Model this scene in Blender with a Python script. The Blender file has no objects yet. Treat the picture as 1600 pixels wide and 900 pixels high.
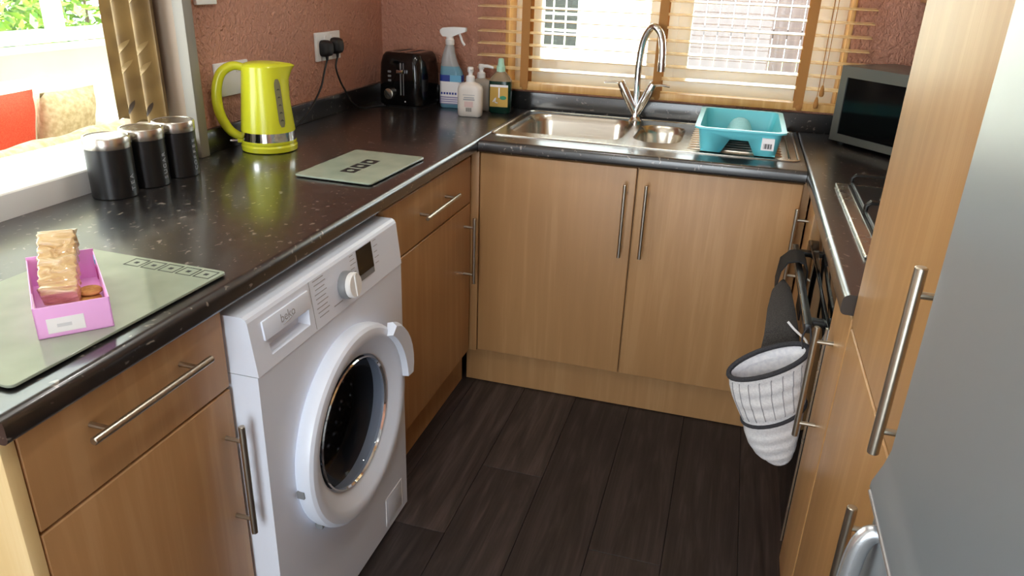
import bpy, bmesh, math, random
from mathutils import Vector, Matrix
random.seed(7)
SC = bpy.context.scene
COL = SC.collection
PI = math.pi

# ------------------------------------------------------------------ camera
CAM = (0.7607, -2.2389, 1.4056); YAW, PITCH, ROLL, FPX = -0.2747, -0.4009, 0.0357, 1170.0
fw = Vector((math.sin(YAW)*math.cos(PITCH), math.cos(YAW)*math.cos(PITCH), math.sin(PITCH)))
r0 = fw.cross(Vector((0, 0, 1))).normalized(); u0 = r0.cross(fw)
rr = r0*math.cos(ROLL)+u0*math.sin(ROLL); uu = -r0*math.sin(ROLL)+u0*math.cos(ROLL)
cd = bpy.data.cameras.new('camera'); cam = bpy.data.objects.new('camera', cd); COL.objects.link(cam)
M = Matrix((rr, uu, -fw)).transposed().to_4x4(); M.translation = Vector(CAM); cam.matrix_world = M
cd.sensor_width = 36; cd.lens = FPX/1600*36; cd.clip_start = 0.02
SC.camera = cam

# ------------------------------------------------------------------ light
w = bpy.data.worlds.new('sky'); SC.world = w; w.use_nodes = True
bg = w.node_tree.nodes['Background']; bg.inputs[0].default_value = (0.88, 0.95, 1.0, 1); bg.inputs[1].default_value = 10.0
sd = bpy.data.lights.new('sun', 'SUN'); sd.energy = 30; sd.angle = 0.01; sd.color = (1, .95, .86)
so = bpy.data.objects.new('sun', sd); COL.objects.link(so); so.location = (3, -4, 8)
so.rotation_euler = Vector((-.42, .5, -.75)).to_track_quat('-Z', 'Y').to_euler()
SC.view_settings.view_transform = 'Standard'; SC.view_settings.look = 'None'
SC.view_settings.exposure = -0.2; SC.view_settings.gamma = 1; SC.view_settings.use_curve_mapping = False
DOWNLIGHT_W = 14
cy = SC.cycles
cy.use_denoising = True; cy.max_bounces = 10; cy.diffuse_bounces = 5; cy.glossy_bounces = 5; cy.transmission_bounces = 8; cy.transparent_max_bounces = 12
cy.sample_clamp_indirect = 8; cy.caustics_reflective = False; cy.caustics_refractive = False

def portal(loc, rot, sx, sy):
    l = bpy.data.lights.new('daylight_portal', 'AREA'); l.shape = 'RECTANGLE'; l.size = sx; l.size_y = sy
    l.cycles.is_portal = True
    o = bpy.data.objects.new('daylight_portal', l); COL.objects.link(o); o.location = loc; o.rotation_euler = rot
portal((.5, .90, 1.5), (-PI/2, 0, 0), 1.3, 1.2)
portal((-.88, -1.3, 1.5), (0, -PI/2, 0), 1.2, 1.7)
portal((.45, -4.12, 1.03), (PI/2, 0, 0), 1.1, 2.05)

# ------------------------------------------------------------------ materials
def lin(h):
    h = h.lstrip('#'); v = [int(h[i:i+2], 16)/255 for i in (0, 2, 4)]
    return tuple(c/12.92 if c <= .04045 else ((c+.055)/1.055)**2.4 for c in v)+(1,)
class NT:
    def __init__(s, name):
        s.m = bpy.data.materials.new(name); s.m.use_nodes = True; s.t = s.m.node_tree; s.b = s.t.nodes['Principled BSDF']
    def n(s, typ, **kw):
        x = s.t.nodes.new(typ)
        for k, v in kw.items():
            if k in x.inputs: x.inputs[k].default_value = v
            else: setattr(x, k, v)
        return x
    def l(s, a, ao, b, bi): s.t.links.new(a.outputs[ao], b.inputs[bi])
    def coord(s, scale=(1, 1, 1), rot=(0, 0, 0), out='Object'):
        c = s.n('ShaderNodeTexCoord'); m = s.n('ShaderNodeMapping'); m.inputs['Scale'].default_value = scale; m.inputs['Rotation'].default_value = rot
        s.l(c, out, m, 'Vector'); return m
    def ramp(s, stops):
        r = s.n('ShaderNodeValToRGB'); e = r.color_ramp.elements
        while len(e) > 1: e.remove(e[-1])
        e[0].position, e[0].color = stops[0]
        for p, c in stops[1:]:
            x = e.new(p); x.color = c
        return r
    def bump(s, node, out, strength, dist):
        b = s.n('ShaderNodeBump', Strength=strength, Distance=dist); s.l(node, out, b, 'Height'); s.l(b, 'Normal', s.b, 'Normal'); return b
def plain(name, col, rough=.5, metal=0, **kw):
    t = NT(name); t.b.inputs['Base Color'].default_value = lin(col); t.b.inputs['Roughness'].default_value = rough; t.b.inputs['Metallic'].default_value = metal
    for k, v in kw.items(): t.b.inputs[k.replace('_', ' ')].default_value = v
    # fine surface variation so nothing is a dead flat colour
    n = t.n('ShaderNodeTexNoise', Scale=35.0, Detail=3.0); c = t.coord(); t.l(c, 0, n, 'Vector')
    mr = t.n('ShaderNodeMapRange'); mr.inputs['To Min'].default_value = max(0, rough-.015); mr.inputs['To Max'].default_value = min(1, rough+.015)
    t.l(n, 'Fac', mr, 'Value'); t.l(mr, 0, t.b, 'Roughness')
    return t.m
def wood(name, c1, c2, c3, rough=.38, rot=(0, 0, 0)):
    t = NT(name); c = t.coord((34, 34, 2.2), rot)
    n1 = t.n('ShaderNodeTexNoise', Scale=1.0, Detail=3.0, Roughness=.5, Distortion=.4); t.l(c, 0, n1, 'Vector')
    c2_ = t.coord((260, 260, 7), rot); n2 = t.n('ShaderNodeTexNoise', Scale=1.0, Detail=2.0); t.l(c2_, 0, n2, 'Vector')
    c3_ = t.coord((7, 7, .8), rot); n3 = t.n('ShaderNodeTexNoise', Scale=1.0, Detail=2.0); t.l(c3_, 0, n3, 'Vector')
    a = t.n('ShaderNodeMath', operation='MULTIPLY_ADD'); t.l(n2, 'Fac', a, 0); a.inputs[1].default_value = .18; t.l(n1, 'Fac', a, 2)
    b = t.n('ShaderNodeMath', operation='MULTIPLY_ADD'); t.l(n3, 'Fac', b, 0); b.inputs[1].default_value = .5; t.l(a, 0, b, 2)
    r = t.ramp([(.45, lin(c1)), (.85, lin(c2)), (1.0, lin(c3))]); t.l(b, 0, r, 'Fac'); t.l(r, 0, t.b, 'Base Color')
    t.b.inputs['Roughness'].default_value = rough; t.bump(n2, 'Fac', .04, .002)
    return t.m
WOOD = wood('beech_foil', '#a67c50', '#ae8457', '#b68d60')
WOODH = wood('beech_foil_horizontal', '#a67c50', '#ae8457', '#b68d60', rot=(0, PI/2, 0))
WOODHY = wood('beech_foil_horizontal_side', '#a67c50', '#ae8457', '#b68d60', rot=(PI/2, 0, 0))
CREAMWOOD = wood('pale_end_panel', '#d3b67e', '#dabf8a', '#e0c897')
BLINDWOOD = wood('golden_blind_wood', '#c08a45', '#d0a05c', '#dfb678', .4, rot=(0, PI/2, 0))
SLATW = wood('pale_golden_slat', '#d8b378', '#e2c28c', '#ecd2a4', .22, rot=(0, PI/2, 0))  # paler than the rail wood: overexposure put into the slat colour
FLOORS = []
for i, (a, b, c) in enumerate([('#241e1e', '#342c2b', '#4b403e'), ('#1e1919', '#2b2424', '#3f3635'), ('#2b2423', '#3c3331', '#544845')]):
    t = NT('dark_laminate_%d' % i); cc = t.coord((11, .9, 11)); cc.inputs['Location'].default_value = (i*3.1, i*1.7, 0)
    wv = t.n('ShaderNodeTexNoise', Scale=1.3, Detail=6.0, Roughness=.6, Distortion=2.6); t.l(cc, 0, wv, 'Vector')
    c2 = t.coord((160, 4, 1)); n2 = t.n('ShaderNodeTexNoise', Scale=1.0, Detail=3.0); t.l(c2, 0, n2, 'Vector')
    m2 = t.n('ShaderNodeMath', operation='MULTIPLY_ADD'); t.l(n2, 'Fac', m2, 0); m2.inputs[1].default_value = .35; t.l(wv, 'Fac', m2, 2)
    r = t.ramp([(.5, lin(a)), (.68, lin(b)), (.9, lin(c))]); t.l(m2, 0, r, 'Fac'); t.l(r, 0, t.b, 'Base Color'); t.b.inputs['Roughness'].default_value = .5
    t.bump(n2, 'Fac', .08, .002); FLOORS.append(t.m)
def worktop_mat():
    t = NT('black_speckled_laminate'); c = t.coord()
    n = t.n('ShaderNodeTexNoise', Scale=22.0, Detail=4.0, Roughness=.65); t.l(c, 0, n, 'Vector')
    cs = t.coord((1, .7, 1), (0, 0, .5)); v = t.n('ShaderNodeTexNoise', Scale=85.0, Detail=1.5, Roughness=.5, Distortion=.5); t.l(cs, 0, v, 'Vector')
    mu = t.ramp([(.66, (0, 0, 0, 1)), (.73, (1, 1, 1, 1))]); t.l(v, 'Fac', mu, 'Fac')
    base = t.ramp([(.35, lin('#141313')), (.6, lin('#1e1c1c')), (.8, lin('#2b2827'))]); t.l(n, 'Fac', base, 'Fac')
    mx = t.n('ShaderNodeMix', data_type='RGBA'); t.l(mu, 0, mx, 0); t.l(base, 0, mx, 6); mx.inputs[7].default_value = lin('#857d74'); t.l(mx, 2, t.b, 'Base Color')
    n2 = t.n('ShaderNodeTexNoise', Scale=320.0, Detail=2.0); t.l(c, 0, n2, 'Vector'); t.bump(n2, 'Fac', .05, .001)
    t.b.inputs['Roughness'].default_value = .3; t.b.inputs['Specular IOR Level'].default_value = .9; t.b.inputs['Coat Weight'].default_value = .6; t.b.inputs['Coat Roughness'].default_value = .13; return t.m
WORKTOP = worktop_mat()
def plaster(name, c1, c2, scale=75, st=1.0):
    t = NT(name); c = t.coord((1, 1, .75))
    n = t.n('ShaderNodeTexNoise', Scale=float(scale), Detail=3.0, Roughness=.6, Distortion=.8); t.l(c, 0, n, 'Vector')
    n2 = t.n('ShaderNodeTexNoise', Scale=3.0, Detail=2.0); t.l(c, 0, n2, 'Vector')
    r = t.ramp([(.3, lin(c1)), (.7, lin(c2))]); t.l(n2, 'Fac', r, 'Fac'); t.l(r, 0, t.b, 'Base Color'); t.b.inputs['Roughness'].default_value = .62
    t.bump(n, 'Fac', st, .014); return t.m
TERRA = plaster('terracotta_textured_plaster', '#bb8670', '#c8937d')
WHITEWALL = plaster('white_wall_paint', '#eae6da', '#f0ece2', 40, .1)
CEIL = plaster('ceiling_paint', '#e9e6df', '#efece6', 60, .15)
CREAM = plain('cream_gloss_paint', '#a08d7a', .6)
GREYTRIM = plain('grey_white_paint', '#8f8a81', .55)
UPVC = plain('white_upvc', '#f1f1ec', .3)
WHITE = plain('white_enamel', '#dfe6f3', .3)
WHITEP = plain('white_plastic', '#e8e8e6', .35)
GREYP = plain('grey_plastic', '#7b7d80', .4)
PRINT = plain('grey_print', '#9a9ca1', .5)
BLACKG = plain('black_gloss', '#0b0b0c', .12)
OVENG = plain('black_oven_glass', '#0c0b0b', .05)
BLACKP = plain('black_plastic', '#151515', .4)
BLACKM = plain('black_satin_tin', '#141414', .33)
RUBBER = plain('black_rubber', '#101010', .6)
STEEL = plain('brushed_steel', '#c9c4ba', .27, 1)
HANDLE = plain('satin_nickel', '#bdb5a6', .3, 1)
CHROME = plain('chrome', '#dcdcdc', .08, 1)
def steel_brushed(name, col, rough, sc):
    t = NT(name); t.b.inputs['Base Color'].default_value = lin(col); t.b.inputs['Metallic'].default_value = 1
    c = t.coord(sc); n = t.n('ShaderNodeTexNoise', Scale=1.0, Detail=2.0); t.l(c, 0, n, 'Vector')
    mr = t.n('ShaderNodeMapRange'); mr.inputs['To Min'].default_value = rough-.07; mr.inputs['To Max'].default_value = rough+.07; t.l(n, 'Fac', mr, 0); t.l(mr, 0, t.b, 'Roughness')
    t.bump(n, 'Fac', .03, .001); return t.m
SINK = steel_brushed('sink_steel', '#cfc8bb', .24, (8, 300, 300))
FRIDGE = plain('silver_painted_steel', '#a0a7ae', .34, .6)
FRIDGETRIM = plain('silver_trim', '#c8ccd0', .25, .8)
MICRO = plain('microwave_grey_metal', '#777a76', .38, .6)
LIME = plain('lime_gloss_plastic', '#cdcf2e', .22)
AQUA = plain('aqua_plastic', '#6fd2de', .3)
PINKC = plain('pink_card', '#f2b4ec', .5)
PINKD = plain('dark_pink_print', '#b5458f', .5)
PAPER = plain('white_paper', '#f2f0f2', .6)
INK = plain('black_ink', '#1b1b1b', .6)
GOLDT = plain('tan_ink', '#c9a24a', .55)
GREENC = plain('green_ink', '#2f8a63', .5)
NAVY = plain('navy_ink', '#2a3f93', .5)
CYANI = plain('light_blue_ink', '#6fb4d8', .5)
LILAC = plain('lilac_ink', '#9a95bd', .5)
TAPE = plain('brown_ladder_tape', '#a9743a', .8)
MORTAR = plain('joint_black', '#0d0b0b', .9)
def gold_wrap():
    t = NT('clear_gold_biscuit_wrap'); c = t.coord((25, 60, 60)); n = t.n('ShaderNodeTexNoise', Scale=1.0, Detail=3.0, Distortion=1.0); t.l(c, 0, n, 'Vector')
    r = t.ramp([(.3, lin('#c39c66')), (.55, lin('#d9bb88')), (.75, lin('#efdcb8'))]); t.l(n, 'Fac', r, 'Fac'); t.l(r, 0, t.b, 'Base Color')  # palest stop paints white streak highlights into the gold
    t.b.inputs['Roughness'].default_value = .14; t.bump(n, 'Fac', 1.0, .010); t.b.inputs['Coat Weight'].default_value = .8; return t.m
GOLDW = gold_wrap()
def fabric(name, c1, c2, sc=300, rough=.9, st=.3, big=None):
    t = NT(name); c = t.coord(); n = t.n('ShaderNodeTexNoise', Scale=float(sc), Detail=2.0); t.l(c, 0, n, 'Vector')
    r = t.ramp([(.35, lin(c1)), (.65, lin(c2))])
    if big:
        n2 = t.n('ShaderNodeTexNoise', Scale=float(big), Detail=1.0); t.l(c, 0, n2, 'Vector'); t.l(n2, 'Fac', r, 'Fac')
    else: t.l(n, 'Fac', r, 'Fac')
    t.l(r, 0, t.b, 'Base Color'); t.b.inputs['Roughness'].default_value = rough; t.bump(n, 'Fac', st, .003); return t.m
MITT = fabric('white_quilted_cotton', '#c9c9cd', '#d8d8db', 260, .9, .2)
LINING = fabric('white_wadding', '#dcdde4', '#ececf0', 120, .95, .3)
TERRY = fabric('dark_grey_terry', '#2d2b2b', '#4a4745', 500, 1, .9)
PIPING = fabric('charcoal_piping', '#26262a', '#36363c', 400, .9, .3)
STRAP = fabric('black_strap_cotton', '#0e0d0e', '#191719', 400, .8, .2)
REDF = fabric('red_cushion_cotton', '#d2452f', '#e0593f', 200)
BEIGEF = fabric('beige_throw', '#b7a17e', '#d3c2a2', 40, .95, .5)
CREAMF = fabric('cream_upholstery', '#d9cfbb', '#e6decd', 150)
CURT = fabric('gold_brown_curtain', '#6f5834', '#8a7145', 30, .55, .15, 14)
CURTL = plain('curtain_leaf_print', '#3a2c20', .6); CURTP = plain('curtain_pale_print', '#998155', .55)
def thin_glass(name, tint, fr=1.45, rough=0.02):
    m = bpy.data.materials.new(name); m.use_nodes = True; t = m.node_tree; t.nodes.clear()
    o = t.nodes.new('ShaderNodeOutputMaterial'); mx = t.nodes.new('ShaderNodeMixShader'); tr = t.nodes.new('ShaderNodeBsdfTransparent'); gl = t.nodes.new('ShaderNodeBsdfGlossy'); f = t.nodes.new('ShaderNodeFresnel')
    g = t.nodes.new('ShaderNodeNewGeometry'); mr = t.nodes.new('ShaderNodeMapRange'); mr.inputs['To Min'].default_value = fr; mr.inputs['To Max'].default_value = 1/fr; t.links.new(g.outputs['Backfacing'], mr.inputs[0]); t.links.new(mr.outputs[0], f.inputs[0]); tr.inputs[0].default_value = lin(tint); gl.inputs['Roughness'].default_value = rough
    t.links.new(f.outputs[0], mx.inputs[0]); t.links.new(tr.outputs[0], mx.inputs[1]); t.links.new(gl.outputs[0], mx.inputs[2]); t.links.new(mx.outputs[0], o.inputs[0]); return m
PANE = thin_glass('window_glass', '#f4f8f6')
DOORGLASS = thin_glass('smoked_door_glass', '#c2c7ce', 1.32)
PETBLUE = thin_glass('clear_bottle', '#dfeef5', 1.4)
def liquid(name, col, rough=.15, trans=.5):
    t = NT(name); t.b.inputs['Base Color'].default_value = lin(col); t.b.inputs['Roughness'].default_value = rough; t.b.inputs['Transmission Weight'].default_value = trans; t.b.inputs['IOR'].default_value = 1.35; return t.m
def frosted():
    t = NT('pale_green_worktop_glass'); c = t.coord(); n = t.n('ShaderNodeTexNoise', Scale=14.0, Detail=2.0); t.l(c, 0, n, 'Vector')
    r = t.ramp([(.3, lin('#8f9a8a')), (.7, lin('#9da796'))]); t.l(n, 'Fac', r, 'Fac'); t.l(r, 0, t.b, 'Base Color'); t.b.inputs['Roughness'].default_value = .1; t.b.inputs['Specular IOR Level'].default_value = .35; return t.m
SAVER = frosted()
GREEN = None

# ------------------------------------------------------------------ mesh helpers
def NB(): return bmesh.new()
def box(bm, x0, x1, y0, y1, z0, z1, bev=0, seg=2):
    t = bmesh.new(); bmesh.ops.create_cube(t, size=1)
    for v in t.verts: v.co = Vector((x0+(v.co.x+.5)*(x1-x0), y0+(v.co.y+.5)*(y1-y0), z0+(v.co.z+.5)*(z1-z0)))
    if bev: bmesh.ops.bevel(t, geom=t.edges[:], offset=bev, segments=seg, affect='EDGES', profile=.6)
    merge(bm, t); return bm
def merge(bm, t, mat=None):
    if mat is not None: bmesh.ops.transform(t, matrix=mat, verts=t.verts)
    mp = {v: bm.verts.new(v.co) for v in t.verts}
    for f in t.faces:
        try: bm.faces.new([mp[v] for v in f.verts])
        except ValueError: pass
    t.free()
def loft(bm, loops, caps=(True, True), closed=True):
    L = [[bm.verts.new(p) for p in lp] for lp in loops]; n = len(L[0])
    for a, b in zip(L, L[1:]):
        for i in range(n if closed else n-1):
            j = (i+1) % n
            try: bm.faces.new((a[i], a[j], b[j], b[i]))
            except ValueError: pass
    if caps[0]: bm.faces.new(L[0][::-1])
    if caps[1]: bm.faces.new(L[-1])
    return L
def circ(c, r, n=24, ax='z', ry=None):
    ry = ry or r; o = []
    for i in range(n):
        a = 2*PI*i/n; p, q = r*math.cos(a), ry*math.sin(a)
        o.append(Vector(c)+Vector({'z': (p, q, 0), 'x': (0, p, q), 'y': (q, 0, p)}[ax]))
    return o
def lathe(bm, prof, c=(0, 0, 0), ax='z', n=32, caps=(True, True)):
    d = {'x': Vector((1, 0, 0)), 'y': Vector((0, 1, 0)), 'z': Vector((0, 0, 1))}[ax]
    return loft(bm, [circ(Vector(c)+d*h, max(r, 1e-4), n, ax) for r, h in prof], caps)
def tube(bm, pts, r, n=10, caps=True, flat=None):
    pts = [Vector(p) for p in pts]; loops = []; prev = None
    for i, p in enumerate(pts):
        t = (pts[min(i+1, len(pts)-1)]-pts[max(i-1, 0)]).normalized()
        if prev is None: a = t.orthogonal().normalized() if abs(t.z) > .9 else t.cross(Vector((0, 0, 1))).normalized()
        else: a = (prev-t*prev.dot(t)).normalized()
        prev = a; b = t.cross(a); ri = r[i] if isinstance(r, (list, tuple)) else r
        loops.append([p+a*ri*math.cos(2*PI*k/n)+b*ri*(flat or 1)*math.sin(2*PI*k/n) for k in range(n)])
    loft(bm, loops, (caps, caps)); return bm
def rrect(cx, cy, w, h, r, z, n=5):
    o = []
    for sx, sy, a0 in ((1, 1, 0), (-1, 1, 90), (-1, -1, 180), (1, -1, 270)):
        for k in range(n+1):
            a = math.radians(a0+90*k/n); o.append(Vector((cx+sx*(w/2-r)+r*math.cos(a), cy+sy*(h/2-r)+r*math.sin(a), z)))
    return o
def arc(p0, p1, p2, n=12):
    p0, p1, p2 = map(Vector, (p0, p1, p2)); return [p0*(1-t)**2+p1*2*t*(1-t)+p2*t*t for t in [i/n for i in range(n+1)]]
def spline(pts, n=8):
    P = [Vector(p) for p in pts]; P = [P[0]*2-P[1]]+P+[P[-1]*2-P[-2]]; o = []
    for i in range(1, len(P)-2):
        for k in range(n):
            t = k/n; a, b, c, d = P[i-1:i+3]
            o.append(.5*((2*b)+(c-a)*t+(2*a-5*b+4*c-d)*t*t+(3*b-a-3*c+d)*t**3))
    return o+[P[-2]]
def filled(bm, loops):
    es = []; Ls = []
    for lp in loops:
        vs = [bm.verts.new(p) for p in lp]; Ls.append(vs)
        for i in range(len(vs)): es.append(bm.edges.new((vs[i], vs[(i+1) % len(vs)])))
    bmesh.ops.triangle_fill(bm, use_beauty=True, edges=es); return Ls

def tag(o, label=None, cat=None, group=None, kind=None):
    for k, v in (('label', label), ('category', cat), ('group', group), ('kind', kind)):
        if v: o[k] = v
    return o
def off(o):
    v = Vector((0, 0, 0))
    while o: v += o.location; o = o.parent
    return v
def ob(name, bm, mat, parent=None, smooth=True, local=False, ang=35):
    if parent is not None and not local:
        d = off(parent); bmesh.ops.translate(bm, vec=-d, verts=bm.verts)
    bmesh.ops.recalc_face_normals(bm, faces=bm.faces)
    me = bpy.data.meshes.new(name); bm.to_mesh(me); bm.free(); me.materials.append(mat)
    if smooth:
        for p in me.polygons: p.use_smooth = True
        me.set_sharp_from_angle(angle=math.radians(ang))
    o = bpy.data.objects.new(name, me); COL.objects.link(o); o.parent = parent; return o
def thing(name, label, cat, loc=(0, 0, 0), rz=0, group=None):
    o = bpy.data.objects.new(name, None); o.empty_display_size = .05; COL.objects.link(o); o.location = loc; o.rotation_euler = (0, 0, rz); return tag(o, label, cat, group)
def struct(name, bm, mat, label=None, **k):
    return tag(ob(name, bm, mat, **k), label, None, None, 'structure')
def text_mesh(name, txt, size, mat, parent, M4, ext=.0003):
    cu = bpy.data.curves.new(name, 'FONT'); cu.body = txt; cu.size = size; cu.extrude = ext; cu.align_x = 'CENTER'; cu.align_y = 'CENTER'; cu.resolution_u = 3
    t = bpy.data.objects.new(name, cu); COL.objects.link(t)
    me = bpy.data.meshes.new_from_object(t.evaluated_get(bpy.context.evaluated_depsgraph_get())); bpy.data.objects.remove(t)
    me.materials.clear(); me.materials.append(mat); me.transform(M4)
    o = bpy.data.objects.new(name, me); COL.objects.link(o); o.parent = parent; return o
def basis(o, x, y, z):
    m = Matrix((Vector(x), Vector(y), Vector(z))).transposed().to_4x4(); m.translation = Vector(o); return m

# ------------------------------------------------------------------ setting
W = .989; ZT = .908; ZB = .870; XL = -.630; YB = .645; XR = 1.63; YN = -4.0
b = NB(); box(b, -.95, XR+.1, YN, YB+.25, -.06, -.004)
floor = struct('floor', b, MORTAR, 'dark laminate plank floor')
xs = -.59
k = 0; pl_cache = {}
while xs < XR:
    y = YN+random.uniform(-1.1, -.1)
    while y < YB:
        ln = 1.285; y0, y1 = max(y, YN), min(y+ln, YB)
        if y1-y0 > .05 and not (xs+.19 < -.08 or xs > 1.1):
            key = round(y1-y0, 3)
            bm = NB(); box(bm, 0, .1895, 0, y1-y0-.0012, -.006, 0, .0008, 1)
            o = ob('plank', bm, FLOORS[k % 3 if random.random() < .6 else random.randrange(3)], floor, local=True); o.location = (xs, y0, 0)
        y += ln; k += 1
    xs += .191; k += 1
# back wall with the window opening
WX0, WX1, WZ0, WZ1 = -.108, 1.105, .985, 2.05
b = NB(); box(b, XL-.215, WX0, YB, YB+.26, 0, 2.45); box(b, WX1, XR+.2, YB, YB+.26, 0, 2.45); box(b, WX0, WX1, YB, YB+.26, 0, WZ0); box(b, WX0, WX1, YB, YB+.26, WZ1, 2.45)
struct('wall_back', b, TERRA, 'terracotta textured wall around the window', smooth=False)
# left wall with the hatch into the bright room
HY0, HY1, HZ1 = -2.15, -.53, 2.08
b = NB(); box(b, XL-.215, XL, HY1, YB, 0, 2.45); box(b, XL-.215, XL, HY0, HY1, 0, .905); box(b, XL-.215, XL, HY0, HY1, HZ1, 2.45); box(b, XL-.215, XL, -2.7, HY0, 0, 2.45)
struct('wall_left', b, TERRA, 'terracotta textured wall beside the hatch', smooth=False)
b = NB(); box(b, XR, XR+.2, YN, YB, 0, 2.45); struct('wall_right', b, TERRA, 'terracotta wall behind the hob', smooth=False)
b = NB(); box(b, XL-.215, XR+.2, YN, YB+.26, 2.45, 2.6); struct('ceiling', b, CEIL, 'plain white ceiling', smooth=False)
b = NB(); box(b, XL-.215, XL-.2, YN, -2.7, 0, 2.45); box(b, XL-.215, -.1, YN-.1, YN, 0, 2.45); box(b, 1.0, XR+.2, YN-.1, YN, 0, 2.45); box(b, -.1, 1.0, YN-.1, YN, 2.05, 2.45); struct('wall_near', b, WHITEWALL, 'added unseen pale wall behind the camera, cutting interior light', smooth=False)  # added behind the camera to cut light from the open end
# hatch trims
b = NB(); box(b, XL-.005, -.602, -.548, -.512, ZT, HZ1, .004); struct('trim_1', b, GREYTRIM, 'grey painted corner post of the hatch')
b = NB(); box(b, -.842, XL-.005, -.546, -.529, .962, HZ1, .002); struct('trim_2', b, CREAM, 'cream painted hatch jamb')
b = NB(); box(b, -.872, -.613, HY0, -.548, ZT-.004, .962, .008, 3); struct('trim_3', b, UPVC, 'white sill of the hatch')
# window
win = bpy.data.objects.new('window_1', None); COL.objects.link(win); win.location = (.5, .76, WZ0); tag(win, 'white framed kitchen window', None, None, 'structure')
def frame(bm, x0, x1, z0, z1, y0, y1, t, bev=.006):
    box(bm, x0, x0+t, y0, y1, z0, z1, bev); box(bm, x1-t, x1, y0, y1, z0, z1, bev); box(bm, x0+t*.9, x1-t*.9, y0, y1, z0, z0+t, bev); box(bm, x0+t*.9, x1-t*.9, y0, y1, z1-t, z1, bev)
b = NB(); frame(b, WX0, WX1, WZ0, WZ1, .74, .80, .06); box(b, .465, .525, .74, .80, WZ0+.05, WZ1-.05, .006); ob('window_frame', b, UPVC, win)
for x0, x1 in ((-.045, .468), (.522, 1.045)):
    b = NB(); frame(b, x0, x1, WZ0+.055, WZ1-.055, .73, .785, .05); s_ = ob('sash', b, UPVC, win)
    b = NB(); box(b, x0+.045, x1-.045, .755, .759, WZ0+.1, WZ1-.1); ob('pane', b, PANE, s_)
b = NB(); box(b, WX0, WX1, .640, .742, WZ0-.004, WZ0+.012, .003); ob('window_sill', b, UPVC, win)
b = NB()
for x0, x1 in ((WX0-.004, WX0+.010), (WX1-.010, WX1+.004)): box(b, x0, x1, YB-.004, .74, WZ0, WZ1, .002)
ob('reveal_lining', b, BLINDWOOD, win)

# ------------------------------------------------------------------ worktops
def nose(sgn, x, r=.013, rb=.009):
    # rounded front profile (outer coordinate x, sgn = outward direction): list of (u, z)
    o = []
    for kk in range(7):
        a = PI/2*kk/6; o.append((x-sgn*(r-r*math.sin(a)), ZT-r+r*math.cos(a)))
    for kk in range(5):
        a = PI/2*kk/4; o.append((x-sgn*(rb-rb*math.cos(a)), ZB+rb-rb*math.sin(a)))
    return o
b = NB(); prof = [(XL, ZB), (XL, ZT)]+nose(1, 0)
loft(b, [[Vector((u, y, z)) for u, z in prof] for y in (-1.695, YB)])
tag(ob('worktop', b, WORKTOP), 'long black speckled worktop over the washing machine', 'worktop')
b = NB(); prof = [(.14, ZB), (.14, ZT)]+nose(-1, 0)
loft(b, [[Vector((x, u, z)) for u, z in prof] for x in (.0012, W-.0012)])
box(b, .0012, .018, .14, YB, ZB, ZT); box(b, .0012, W-.0012, .595, YB, ZB, ZT); box(b, .655, W-.0012, .14, .595, ZB, ZT)
tag(ob('worktop', b, WORKTOP), 'black speckled worktop that holds the steel sink', 'worktop')
b = NB(); prof = [(XR, ZB), (XR, ZT)]+nose(-1, W)
loft(b, [[Vector((u, y, z)) for u, z in prof] for y in (-.9285, YB)])
tag(ob('worktop', b, WORKTOP), 'black speckled worktop that holds the gas hob', 'worktop')
for nm, a, lab in (('upstand', (XL, -.613, -.511, YB), 'black upstand along the terracotta wall behind the kettle'), ('upstand', (-.612, W+.63, .628, YB), 'black upstand along the wall behind the sink')):
    b = NB(); box(b, a[0], a[1], a[2], a[3], ZT, .974, .003); tag(ob(nm, b, WORKTOP), lab, 'upstand')

# ------------------------------------------------------------------ cabinets
def bar_handle(door, p0, p1, n, d=.035, inset=.032, r=.006):
    p0, p1, n = Vector(p0), Vector(p1), Vector(n); t = (p1-p0).normalized(); bm = NB()
    tube(bm, [p0, p0+t*.0012, p1-t*.0012, p1], [r*.8, r, r, r*.8], 12)
    for q in (p0+t*inset, p1-t*inset): tube(bm, [q-n*.002, q-n*d], .0042, 10)
    return ob('handle', bm, HANDLE, door)
def slab(kind, plane, a0, a1, z0, z1, mat, name, parent, th=.019, bev=.0045):
    bm = NB()
    if kind == 'L': box(bm, plane-th, plane, a0, a1, z0, z1, bev, 3)
    if kind == 'R': box(bm, plane, plane+th, a0, a1, z0, z1, bev, 3)
    if kind == 'B': box(bm, a0, a1, plane, plane+th, z0, z1, bev, 3)
    return ob(name, bm, mat, parent)
XD = -.022; XRD = W+.022; YD = .022
# near left drawer unit
t = thing('base_cabinet', 'drawer-line base cabinet at the open end of the worktop', 'cabinet', (-.3, -1.48, 0))
b = NB(); box(b, -.58, XD-.021, -1.668, -1.274, .15, ZB-.002); ob('body', b, WOOD, t)
b = NB(); box(b, -.60, XD, -1.692, -1.671, 0, ZB-.002, .002); ob('end_panel', b, CREAMWOOD, t)
d = slab('L', XD, -1.669, -1.272, .713, .864, WOODHY if 0 else WOOD, 'drawer', t); bar_handle(d, (.013, -1.595, .815), (.013, -1.350, .815), (1, 0, 0))
d = slab('L', XD, -1.669, -1.272, .155, .709, WOOD, 'door', t); bar_handle(d, (.013, -1.300, .42), (.013, -1.300, .655), (1, 0, 0))
b = NB(); box(b, -.09, -.072, -1.669, -1.272, .002, .15); ob('plinth', b, WOODHY, t)
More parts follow.
